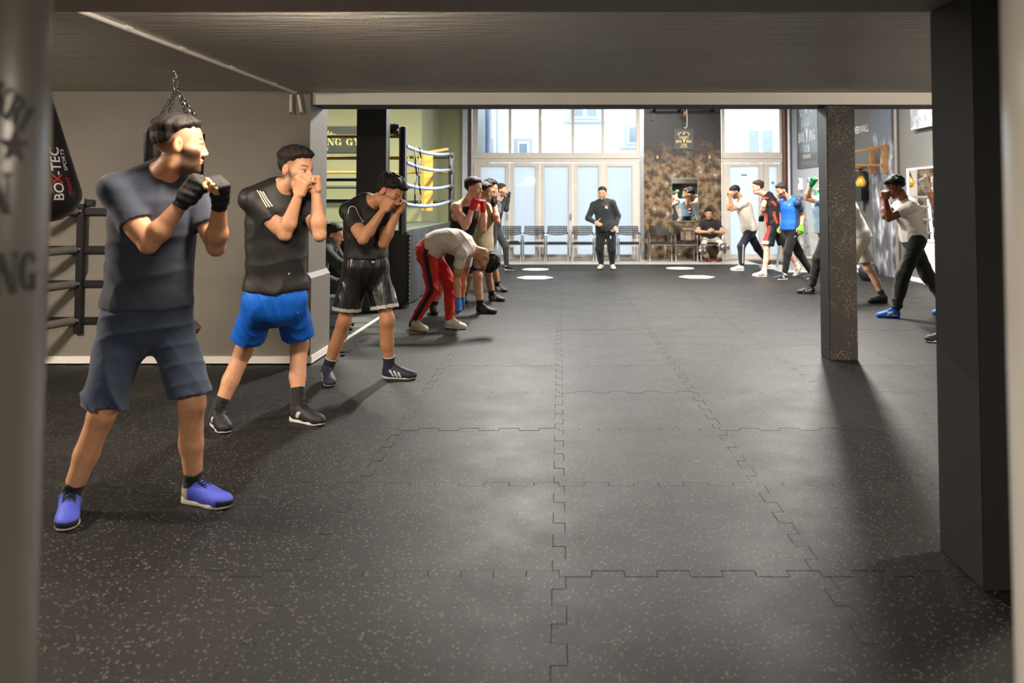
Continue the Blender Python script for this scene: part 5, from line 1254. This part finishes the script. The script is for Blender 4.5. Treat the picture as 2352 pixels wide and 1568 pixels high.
# 1: navy t-shirt, nearest
def ex1(J):
    ribbon('drawstring', J['Bt'], px_line([(413, 693), (411, 703)], 3.72, 4), .006, 2, (230, 228, 220), J['root'], J['base'], .004)
    for i in (0, 1):
        pass
person('person in navy t-shirt and shorts with black hand wraps in the left foreground', 3.88, (338, 712, 0), (358, 424, -.04), (.62, -.78), (408, 335, -.10), (.86, .48, -.03),
       [(238, 930), (437, 902)], [((343, 573), (444, 432, -.20)), ((494, 548), (508, 436, -.20))], [((163, 1172), (150, 1230)), ((420, 1150), (529, 1168))],
       (206, 152, 116), (36, 31, 28), dict(kind='tee', color=(50, 55, 68), hem=-.035, loose=.012, fold=.008, sleeve=.60), dict(kind='shorts', color=(52, 62, 83), len=.93, loose=.014, flare=.004, fold=.010, ff=(22, 20, 26)),
       SNK(main=(70, 82, 190), sole=(205, 200, 182), toe=(26, 26, 30), heel=(168, 160, 128), lace=(22, 22, 24)), (BLACKSOCK, BLACKSOCK), ((42, 41, 40), (38, 37, 37)),
       build=1.05, hs=1.09, res=.008, fres=.0038, beard=.9, hairstyle=dict(t=.002, top=.018, cut=.032, fr=.004), shw=.176, group=LEFTROW, palms=((.25, .9, .1), (-.55, -.8, 0)), extra=ex1)
# 2: black t-shirt, blue shorts
def ex2(J):
    for a, b in (((589, 440), (612, 479)), ((597, 438), (619, 477)), ((604, 438), (626, 474))): ribbon('sleeve_stripe', J['T'], px_line([a, ((a[0]+b[0])/2-1, (a[1]+b[1])/2), b], 5.05, 12), .0085, 3, (222, 218, 212), J['root'], J['base'], .006)
    ribbon('hem_print', J['T'], px_line([(691, 633), (701, 631)], 5.0, 5), .008, 2, (215, 212, 206), J['root'], J['base'], .006)
    ribbon('shorts_print', J['Bt'], px_line([(715, 743), (719, 743)], 5.15, 4), .016, 2, (225, 230, 240), J['root'], J['base'], .006)
person('person in black t-shirt with white shoulder stripes and bright blue shorts', 5.25, (632, 676, 0), (639, 447, -.05), (.56, -.83), (678, 390, -.12), (.92, -.36, -.12),
       [(561, 800), (686, 790)], [((663, 548), (690, 428, -.20)), ((736, 537), (723, 422, -.16))], [((492, 974), (528, 1001)), ((667, 965), (754, 979))],
       (212, 158, 124), (38, 32, 29), dict(kind='tee', color=(32, 31, 30), hem=-.045, loose=.010, fold=.008, sleeve=.56, mat=JERSEY), dict(kind='shorts', color=(18, 100, 208), len=.79, loose=.016, flare=.012, fold=.007, mat=JERSEY, ff=(34, 34, 8)),
       SNK(main=(36, 36, 38), sole=(225, 220, 214), patch=(212, 206, 200), lace=(24, 24, 25)), (((34, 34, 34), .10), ((34, 34, 34), .13)), None,
       build=1.06, hs=1.1, res=.008, fres=.0040, beard=.5, hairstyle=dict(t=.004, top=.022, cut=.008, fr=.006), group=LEFTROW, palms=((.25, .9, .1), (-.55, -.8, 0)), extra=ex2, shw=.168)
# 3: black t-shirt, satin boxing shorts
def hem_paint(c, w_, ln):
    def g(v, col, J):
        for s in (0, 1):
            h, k = J['hip'][s], J['knee'][s]; q = h+(k-h)*ln; n = nrm(nrm(k-h)*.6+V(0, 0, -.4)); d = (v-q)@n; o = np.linalg.norm(v-q, axis=1)
            col[(d > -w_) & (o < .19)] = lin(c)
        wb = (v-J['P'])[:, 2] > .045; col[wb] = lin((30, 30, 30))
    return g
def ex3(J):
    ribbon('piping', J['T'], px_line([(795, 487), (799, 473), (807, 461), (821, 455), (835, 461), (842, 474), (846, 489), (848, 502)], 6.3, 26), .007, 2, (215, 214, 210), J['root'], J['base'], .006)
    ribbon('chest_print', J['T'], px_line([(850, 482), (853, 485), (857, 482)], 6.25, 7), .007, 2, (220, 220, 218), J['root'], J['base'], .006)
    ribbon('chest_print', J['T'], px_line([(848, 497), (859, 498)], 6.25, 7), .010, 2, (170, 170, 168), J['root'], J['base'], .006)
    ribbon('waist_label', J['Bt'], px_line([(857, 603), (879, 600)], 6.4, 8), .052, 4, (18, 20, 30), J['root'], J['base'], .006)
    ribbon('waist_label_print', J['Bt'], px_line([(862, 602), (868, 600), (876, 601)], 6.4, 8), .014, 2, (190, 190, 186), J['root'], J['base'], .010)
person('person in black t-shirt and shiny black boxing shorts, fists at the eyes', 6.6, (840, 606, 0), (841, 474, -.06), (.62, -.78), (892, 442, -.14), (.80, -.28, -.60),
       [(793, 738), (889, 735)], [((835, 546), (889, 470, -.30)), ((885, 549), (919, 473, -.12))], [((748, 872), (766, 894)), ((877, 868), (955, 870))],
       (196, 140, 102), (28, 24, 23), dict(kind='tee', color=(33, 33, 33), hem=-.075, loose=.006, fold=.007, sleeve=.58, mat=JERSEY),
       dict(kind='shorts', color=(24, 23, 23), len=.80, loose=.02, flare=.024, fold=.004, ff=(44, 44, 4), mat=SATIN, paint=hem_paint((190, 186, 180), .03, .80), name='boxing_shorts'),
       BOOT(main=(40, 44, 62), sole=(190, 186, 182), stripes=(222, 220, 216), lace=(40, 42, 52), collar=(205, 202, 198)), (((222, 220, 216), .17), ((222, 220, 216), .17)), None,
       build=.98, hs=1.08, res=.008, fres=.0042, beard=.15, hairstyle=dict(t=.010, top=.026, curl=.006, fr=.008), group=LEFTROW, palms=((.25, .9, .1), (-.55, -.8, 0)), extra=ex3, hup=(.5, 0, .86), shw=.166)
# 4: bending over in red trousers
def ex4(J):
    h, k, a = J['hip'][0], J['knee'][0], J['ank'][0]; o = V(0, -.09, 0)
    ribbon('side_stripe', J['Bt'], [h+V(.04, -.12, .10)]+[h+(k-h)*t+o for t in np.linspace(0.05, 1, 10)]+[k+(a-k)*t+o for t in np.linspace(.12, .92, 9)], .048, 4, (26, 26, 27), J['root'], J['base'], .011)
    ribbon('badge', J['Bt'], px_line([(991, 594), (997, 598)], 9.0, 4), .04, 3, (70, 24, 22), J['root'], J['base'], .005)
person('person in red tracksuit trousers and pale t-shirt bending over towards the toes', 9.3, (984, 571, 0), (1074, 573, -.05), (1, -.12), (1118, 596, -.05), (-.74, -.22, -.62),
       [(999, 655), (1034, 652)], [((1050, 636), (1053, 704, -.16), V(-1, 0, 0)), ((1066, 640), (1060, 700, .22), V(-1, 0, 0))], [((942, 756), (986, 763)), ((1023, 752), (1074, 757))],
       (198, 146, 110), (26, 23, 22), dict(kind='tee', color=(214, 203, 192), hem=-.03, loose=.012, fold=.007, sleeve=.55), dict(kind='pants', color=(206, 46, 40), loose=.014, cuff=.10, fold=.009),
       SNK(main=(206, 198, 180), sole=(196, 188, 168), lace=(190, 182, 165)), (((26, 26, 26), .10), ((26, 26, 26), .10)), ((58, 108, 176), (58, 108, 176)),
       build=.98, hs=1.06, res=.009, fres=.0055, beard=.25, hairstyle=dict(t=.016, top=.022, curl=.006), group=LEFTROW, hup=(.62, 0, -.78), hands=('relax', 'relax'), bow=.10, palms=((-1, .3, 0), (-1, -.3, 0)), extra=ex4)
# 5: black tank top, red wraps
person('person in black tank top with red hand wraps standing behind the bending person', 10.55, (1057, 562, 0), (1071, 472, -.06), (.72, -.69), (1087, 433, -.12), (.93, -.32, -.08),
       [(1018, 650), (1094, 624)], [((1071, 516), (1090, 466, -.32)), ((1108, 516), (1110, 470, -.14))], [((993, 717), (1003, 726)), ((1093, 719), (1137, 721))],
       (216, 168, 140), (50, 40, 34), dict(kind='tank', color=(34, 34, 36), hem=.06, fold=.003, name='tank_top'), dict(kind='shorts', color=(28, 28, 30), len=.86, loose=.02, flare=.02, fold=.004),
       BOOT(main=(24, 24, 25), sole=(60, 60, 60), stripes=(90, 90, 90), lace=(20, 20, 20)), None, ((196, 34, 36), (196, 34, 36)), build=1.06, hs=1.08, res=.010, fres=.0055, beard=.12, hairstyle=dict(t=.008, top=.022, cut=.004), group=LEFTROW)
# 6: sand-coloured t-shirt
person('person in sand-coloured t-shirt with a black hand wrap behind the red wraps', 11.8, (1104, 560, 0), (1107, 480, -.05), (.80, -.6), (1114, 441, -.1), (.95, -.25, -.1),
       [(1075, 640), (1119, 618)], [((1104, 520), (1112, 462, -.3)), ((1141, 503), (1131, 460, -.12))], [((1062, 692), (1072, 698)), ((1122, 690), (1159, 693))],
       (206, 154, 122), (40, 34, 32), dict(kind='tee', color=(186, 168, 132), hem=.10, loose=.02, fold=.005, sleeve=.55), dict(kind='shorts', color=(40, 42, 44), len=.86, loose=.02, fold=.004),
       BOOT(main=(30, 30, 31), sole=(70, 70, 70), stripes=(205, 204, 200), lace=(26, 26, 26)), None, ((32, 32, 33), (32, 32, 33)), build=1.02, hs=1.06, res=.011, fres=.007, hairstyle=dict(t=.012, top=.02), group=LEFTROW)
# 7: curly head behind them
person('person in dark t-shirt second from the far end of the left row', 13.1, (1117, 548, 0), (1121, 470, -.05), (.8, -.6), (1127, 433, -.1), (.95, -.25, -.1),
       [(1095, 610), (1135, 606)], [((1116, 508), (1124, 458, -.3)), ((1138, 505), (1137, 456, -.12))], [((1092, 667), (1100, 672)), ((1138, 668), (1161, 671))],
       (198, 146, 112), (26, 24, 24), dict(kind='tee', color=(34, 36, 40), hem=.08, fold=.004), dict(kind='shorts', color=(52, 56, 62), len=.80, fold=.004),
       BOOT(main=(32, 32, 34), sole=(60, 60, 60), stripes=(205, 204, 200), lace=(26, 26, 26)), None, ((32, 32, 33), (32, 32, 33)), hs=1.06, res=.012, fres=.008, hairstyle=dict(t=.018, top=.028, curl=.008), group=LEFTROW)
# 8: last in the left row
person('person in black long sleeves at the far end of the left row', 16.9, (1133, 522, 0), (1143, 467, -.05), (.85, -.53), (1151, 437, -.1), (.97, -.2, -.05),
       [(1122, 568), (1156, 556)], [((1151, 485), (1160, 457, -.3)), ((1163, 483), (1169, 447, -.1))], [((1118, 620), (1128, 623)), ((1159, 620), (1186, 622))],
       (206, 160, 130), (62, 48, 38), dict(kind='long', color=(36, 38, 42), hem=.02, loose=.002, fold=.003, name='long_sleeve_top'), dict(kind='pants', color=(48, 52, 52), loose=.012, cuff=.14, fold=.004),
       SNK(main=(30, 30, 32), sole=(225, 222, 216), lace=(28, 28, 28)), (((215, 214, 210), .10), ((215, 214, 210), .10)), ((38, 38, 40), (30, 30, 32)), build=.96, hs=1.05, res=.013, fres=.009, beard=.6, hairstyle=dict(t=.010, top=.02), group=LEFTROW)
# coach
def exc(J):
    ribbon('chest_print', J['T'], px_line([(1391, 472), (1400, 472)], 16.9, 5), .045, 2, (214, 96, 96), J['root'], J['base'], .008)
    ribbon('chest_print', J['T'], px_line([(1391, 475.5), (1401, 475.5)], 16.9, 5), .02, 2, (215, 214, 214), J['root'], J['base'], .009)
    ribbon('trouser_print', J['Bt'], px_line([(1402, 550), (1407, 550)], 16.9, 4), .05, 2, (215, 215, 215), J['root'], J['base'], .008)
person('person in dark sweatshirt standing alone in front of the glass doors facing the room', 17.2, (1391, 522, 0), (1385, 466, 0), (-.10, -1), (1383.5, 444, -.05), (-.22, -1, -.12),
       [(1378, 566), (1405, 566)], [((1354, 497), (1372, 515, -.30), V(-1, 0, -.3)), ((1418, 493), (1413.5, 527, -.12), V(1, .3, 0))], [((1383, 617), (1371, 621)), ((1405, 617), (1415, 621.5))],
       (198, 150, 122), (28, 24, 24), dict(kind='long', color=(34, 39, 41), hem=.08, loose=.014, fold=.004, name='sweatshirt'), dict(kind='pants', color=(23, 25, 28), loose=.022, cuff=.14, fold=.004),
       SNK(main=(200, 190, 170), sole=(40, 40, 40), lace=(205, 198, 180)), None, None, build=1.09, hs=1.1, res=.012, fres=.008, beard=.25, hairstyle=dict(t=.008, top=.014), hands=('thumb', 'relax'), palms=((.8, .4, -.3), (-1, 0, 0)), extra=exc)
# man on the chair
def paint_dust(v, c, J):
    for s in (0, 1):
        d = np.linalg.norm(v-J['knee'][s], axis=1); n = np.sin(60*v[:, 0])+np.sin(55*v[:, 2]+30*v[:, 1]); c[d < .15] = lin((86, 82, 80)); c[(d < .14) & (n > 1.1)] = lin((214, 210, 204))
SM = person('person in black t-shirt and paint-stained trousers sitting on a chair with a phone', CHP[8][1]+.02, (1631, 545, 0), (1629, 510, .02), (0, -1), (1627, 491, -.06), (.0, -1, -.2),
       [(1611, 556), (1664, 556)], [((1602, 531), (1631, 533, -.32), V(-1, 0, -.3)), ((1655, 529), (1637, 533, -.32), V(1, 0, -.3))], [((1624, 600), (1637, 604)), ((1652, 600), (1640, 604))],
       (190, 142, 116), (28, 25, 26), dict(kind='tee', color=(26, 26, 28), hem=.02, fold=.004, sleeve=.6), dict(kind='pants', color=(206, 196, 176), loose=.02, cuff=.12, fold=.004, paint=paint_dust),
       SNK(main=(112, 36, 40), sole=(60, 40, 40), lace=(150, 120, 116)), None, None, build=.95, hs=1.06, res=.012, fres=.008, beard=.15, hairstyle=dict(t=.010, top=.02), hands=('relax', 'relax'), palms=((1, .2, .3), (-1, .2, .3)))
p = (SM['wr'][0]+SM['wr'][1])/2
t = thing('phone', 'dark mobile phone held in the hands of the person on the chair', 'phone', p+V(0.01, -.07, -.01)); t.rotation_euler = (-.9, 0, .2); MB().box(-.03, .03, -.004, .004, -.06, .06, .003).build('case', BLK, t); MB().box(-.027, .027, .0045, .005, -.055, .055).build('screen', plain('phone_glass', (40, 44, 52), .1), t)
# right row, far to near
def exr1(J):
    k, a = J['knee'][1], J['ank'][1]; o = V(.02, -.09, 0)
    ribbon('side_print', J['Bt'], [k+(a-k)*t+o for t in np.linspace(-.1, .82, 12)], .022, 2, (205, 200, 190), J['root'], J['base'], .006)
person('person in beige t-shirt with raised fists, furthest of the right row', 17.2, (1721, 524, 0), (1706, 463, 0), (-1, -.12), (1689, 441, -.05), (-.84, -.12, -.42),
       [(1740, 565), (1705, 553)], [((1674, 480), (1671, 446, .14)), ((1672, 484), (1679, 447, -.22))], [((1776, 618), (1744, 617.5)), ((1710, 622), (1676, 622))],
       (200, 148, 116), (26, 25, 26), dict(kind='tee', color=(208, 198, 184), hem=.06, loose=.018, fold=.004, sleeve=.6), dict(kind='pants', color=(30, 34, 43), loose=.016, cuff=.14, fold=.004),
       SNK(main=(226, 222, 214), sole=(222, 218, 210), swoosh=(40, 40, 46), lace=(220, 216, 208)), None, None, build=1.06, hs=1.07, res=.012, fres=.008, beard=.8, hairstyle=dict(t=.010, top=.016), group=RIGHTROW, hup=(-.35, 0, .94), extra=exr1)
def paint_jersey(v, c, J):
    l = np.stack([(v-J['P'])@J['R'], (v-J['P'])@J['F'], (v-J['P'])@J['sp']], 1); red = lin((214, 66, 52))
    c[(np.abs(l[:, 2]-.40) < .05) & (np.abs(np.abs(l[:, 0])-.10-(l[:, 2]-.40)*.5) < .028)] = red
    c[(np.abs(l[:, 0]) > .115) & (np.abs(l[:, 0]) < .15) & (l[:, 2] < .25) & (l[:, 2] > .02)] = red; c[(l[:, 2] < .12) & (l[:, 2] > .03) & (np.abs(l[:, 0]-.0) < .05) & (l[:, 1] < 0)] = red
    for s in (0, 1):
        d = np.linalg.norm(v-J['sh'][s]-(J['el'][s]-J['sh'][s])*.18, axis=1); c[(d < .09) & (np.sin(90*v[:, 2]) > .3)] = red
def paint_red_front(v, c, J): l = (v-J['P'])@J['pf']; z = v[:, 2]-J['P'][2]; c[(l > .02-z*.08) & (z < .0)] = lin((186, 34, 44)); c[(z < -.30) & (l > .02)] = lin((206, 198, 192))
person('person in black and red football kit with white boots in the right row', 15.9, (1778, 516, 0), (1766, 452, .02), (-.86, .5), (1741, 431, 0), (-1, .05, -.08),
       [(1794, 568), (1757, 564)], [((1790, 470), (1776, 496, .28), V(1, .5, 0)), ((1752, 479), (1749, 504, -.22), V(1, -.5, 0))], [((1838, 631), (1814, 634), .05), ((1763, 636), (1727, 636))],
       (216, 166, 140), (58, 44, 36), dict(kind='tee', color=(32, 32, 34), hem=.10, loose=.010, fold=.003, sleeve=.5, mat=JERSEY, paint=paint_jersey, name='football_shirt'), dict(kind='shorts', color=(28, 34, 34), len=.84, loose=.02, flare=.03, fold=.004, mat=JERSEY, paint=paint_red_front),
       BOOT(main=(222, 214, 200), sole=(200, 194, 182), stripes=(36, 36, 38), lace=(220, 214, 204)), (((220, 214, 202), .22), ((220, 214, 202), .22)), ((26, 26, 27), (26, 26, 27)), build=.94, hs=1.06, res=.012, fres=.008, hairstyle=dict(t=.006, top=.022, cut=.010), group=RIGHTROW)
def paint_blue(v, c, J):
    for s in (0, 1):
        d = (v-J['sh'][s])@J['R']*(1 if s == 0 else -1); c[(d > -.02)] = lin((28, 52, 84))
def exr3(J):
    ribbon('chest_badge', J['T'], px_line([(1808, 466), (1811, 469)], 14.8, 4), .045, 2, (206, 176, 110), J['root'], J['base'], .008)
    ribbon('trouser_print', J['Bt'], px_line([(1826, 546), (1833, 543)], 14.8, 4), .02, 2, (220, 218, 214), J['root'], J['base'], .008)
person('person in bright blue football shirt with green hand wraps', 15.0, (1816, 520, 0), (1815, 463, 0), (-.82, -.55), (1796, 438, -.08), (-.92, -.22, -.32),
       [(1835, 565), (1804, 564)], [((1798, 497), (1793, 530, .22), V(.3, 1, 0)), ((1842, 494), (1840, 528, -.18), V(1, 0, 0))], [((1872, 640), (1848, 641)), ((1809, 642), (1771, 643))],
       (196, 144, 112), (46, 38, 34), dict(kind='tee', color=(22, 92, 186), hem=.06, loose=.010, fold=.003, sleeve=.6, mat=JERSEY, paint=paint_blue, name='football_shirt'), dict(kind='pants', color=(27, 28, 30), loose=.016, cuff=.18, fold=.004),
       SNK(main=(38, 46, 62), sole=(205, 204, 200), patch=(212, 210, 206), lace=(40, 46, 60)), (((218, 214, 204), .14), ((218, 214, 204), .14)), ((98, 164, 44), (98, 164, 44)), build=1.03, hs=1.07, res=.012, fres=.008, beard=.8, hairstyle=dict(t=.008, top=.02, cut=.004), group=RIGHTROW, hands=('relax', 'relax'), palms=((0, -1, 0), (0, 1, 0)), extra=exr3)
person('person with green hand wraps and black trousers half hidden by the speckled column', 12.9, (1899, 524, 0), (1890, 461, 0), (-1, -.1), (1897, 420, 0), (-.97, -.15, -.1),
       [(1935, 585), (1868, 575)], [((1905, 490), (1877, 442, .05)), ((1842, 447), (1870, 416, -.22))], [((1955, 675), (1920, 675)), ((1873, 674), (1828, 674))],
       (214, 162, 132), (50, 40, 34), dict(kind='tee', color=(134, 160, 178), hem=.06, loose=.035, fold=.005, sleeve=.5), dict(kind='pants', color=(25, 25, 25), loose=.02, cuff=.14, fold=.005),
       SNK(main=(36, 36, 36), sole=(60, 60, 58), stripes=(214, 212, 206), lace=(30, 30, 30)), None, ((20, 118, 64), (20, 118, 64)), build=1.02, hs=1.06, res=.011, fres=.007, group=RIGHTROW)
person('person in white top and beige shorts leaning behind the speckled column', 11.7, (1974, 542, 0), (1937, 462, 0), (-1, .05), (1923, 430, 0), (-.9, 0, -.3),
       [(1985, 612), (1925, 620)], [((1908, 498), (1908, 445, .15)), ((1912, 502), (1912, 446, -.2))], [((2040, 696), (2006, 696)), ((1935, 701), (1900, 701))],
       (206, 158, 126), (44, 36, 32), dict(kind='tee', color=(220, 214, 204), hem=.06, loose=.016, fold=.005), dict(kind='shorts', color=(206, 194, 176), len=.82, loose=.018, flare=.012, fold=.004),
       BOOT(main=(30, 34, 28), sole=(30, 30, 30), lace=(40, 44, 34)), None, None, build=1.0, hs=1.05, res=.011, fres=.008, group=RIGHTROW)
def exr6(J):
    for s in (1,):
        h, t_, d, z = J['feet'][s]; n = V(d[1], -d[0], 0); n = n if n[1] < 0 else -n
        for a, b in (((.06, .03), (.17, .075)), ((.10, .08), (.155, .03)), ((.125, .08), (.18, .03)), ((.05, .035), (.12, .03))):
            m = MB(); q0, q1 = h+d*a[0]+n*.043+V(0, 0, a[1]), h+d*b[0]+n*.045+V(0, 0, b[1]); m.tube([q0-J['base'], (q0+q1)/2-J['base']+n*.003, q1-J['base']], .004, 5); m.build('shoe_stripe', WHL, J['root'])
person('person in white t-shirt and black joggers with blue boxing shoes', 10.3, (2099, 544, 0), (2081, 469, 0), (-1, -.08), (2057, 430, -.05), (-.86, -.1, -.42),
       [(2119, 624), (2050, 614)], [((2036, 500), (2027, 447, .16)), ((2038, 505), (2034, 447, -.2))], [((2190, 722), (2143, 723)), ((2069, 730), (2011, 729))],
       (128, 82, 58), (20, 18, 18), dict(kind='tee', color=(228, 224, 216), hem=.04, loose=.014, fold=.008, sleeve=.55), dict(kind='pants', color=(25, 27, 27), loose=.026, cuff=.10, fold=.009),
       BOOT(main=(24, 92, 186), sole=(30, 60, 120), lace=(24, 80, 160)), None, None, build=.98, hs=1.08, res=.010, fres=.0055, hairstyle=dict(t=.022, top=.026, curl=.007), group=RIGHTROW, hup=(-.35, 0, .94), extra=exr6)
person('person with white hand wraps mostly hidden behind the black column', 8.5, (2222, 560, 0), (2205, 452, 0), (-1, 0), (2196, 400, 0), (-.95, -.1, -.2),
       [(2260, 660), (2190, 655)], [((2172, 500), (2141, 415, .2)), ((2162, 500), (2124, 420, -.16))], [((2300, 772), (2250, 772)), ((2190, 785), (2136, 785))],
       (198, 146, 112), (40, 34, 30), dict(kind='tee', color=(190, 186, 180), hem=.06, fold=.004), dict(kind='pants', color=(40, 42, 46), loose=.018, fold=.004),
       SNK(main=(50, 42, 38), sole=(214, 210, 204), lace=(40, 36, 34)), None, ((222, 212, 196), (222, 212, 196)), build=1.0, hs=1.06, res=.010, fres=.0055, group=RIGHTROW)
# seated figure by the ring
bn = thing('bench', 'low black bench beside the boxing ring', 'bench', (-2.82, 9.2, 0)); MB().box(-.45, .30, -.19, .19, .40, .455, .015).build('seat', BLK, bn)
for sx in (-.4, .25):
    for sy in (-.15, .15): MB().box(sx-.02, sx+.02, sy-.02, sy+.02, 0, .40).build('leg', BLKM, bn)
def exs(J):
    ribbon('hoodie_print', J['T'], px_line([(743, 546), (748, 543)], 8.95, 4), .07, 3, (205, 208, 200), J['root'], J['base'], .008)
    for o in (0, .022, .044): ribbon('trouser_stripe', J['Bt'], [J['hip'][0]+(J['knee'][0]-J['hip'][0])*t+V(.03, -.08, -.02-o) for t in np.linspace(.35, .9, 7)], .009, 2, (215, 214, 210), J['root'], J['base'], .006)
person('person in black hoodie sitting on a bench with their back half turned', 9.2, (716, 632, 0), (752, 563, -.02), (1, .12), (764, 541, .0), (.95, .1, -.2),
       [(795, 660), (790, 662)], [((785, 612), (790, 645, -.14)), ((790, 610), (792, 645, .16))], [((768, 756), (796, 760)), ((775, 745), (802, 749))],
       (200, 146, 112), (44, 36, 30), dict(kind='long', color=(34, 40, 36), hem=.06, loose=.025, fold=.004, name='hoodie'), dict(kind='pants', color=(40, 44, 42), loose=.025, fold=.004),
       SNK(main=(30, 30, 31), sole=(50, 50, 50), lace=(28, 28, 28)), None, None, hs=1.05, res=.011, fres=.008, bow=.05, hands=('relax', 'relax'))
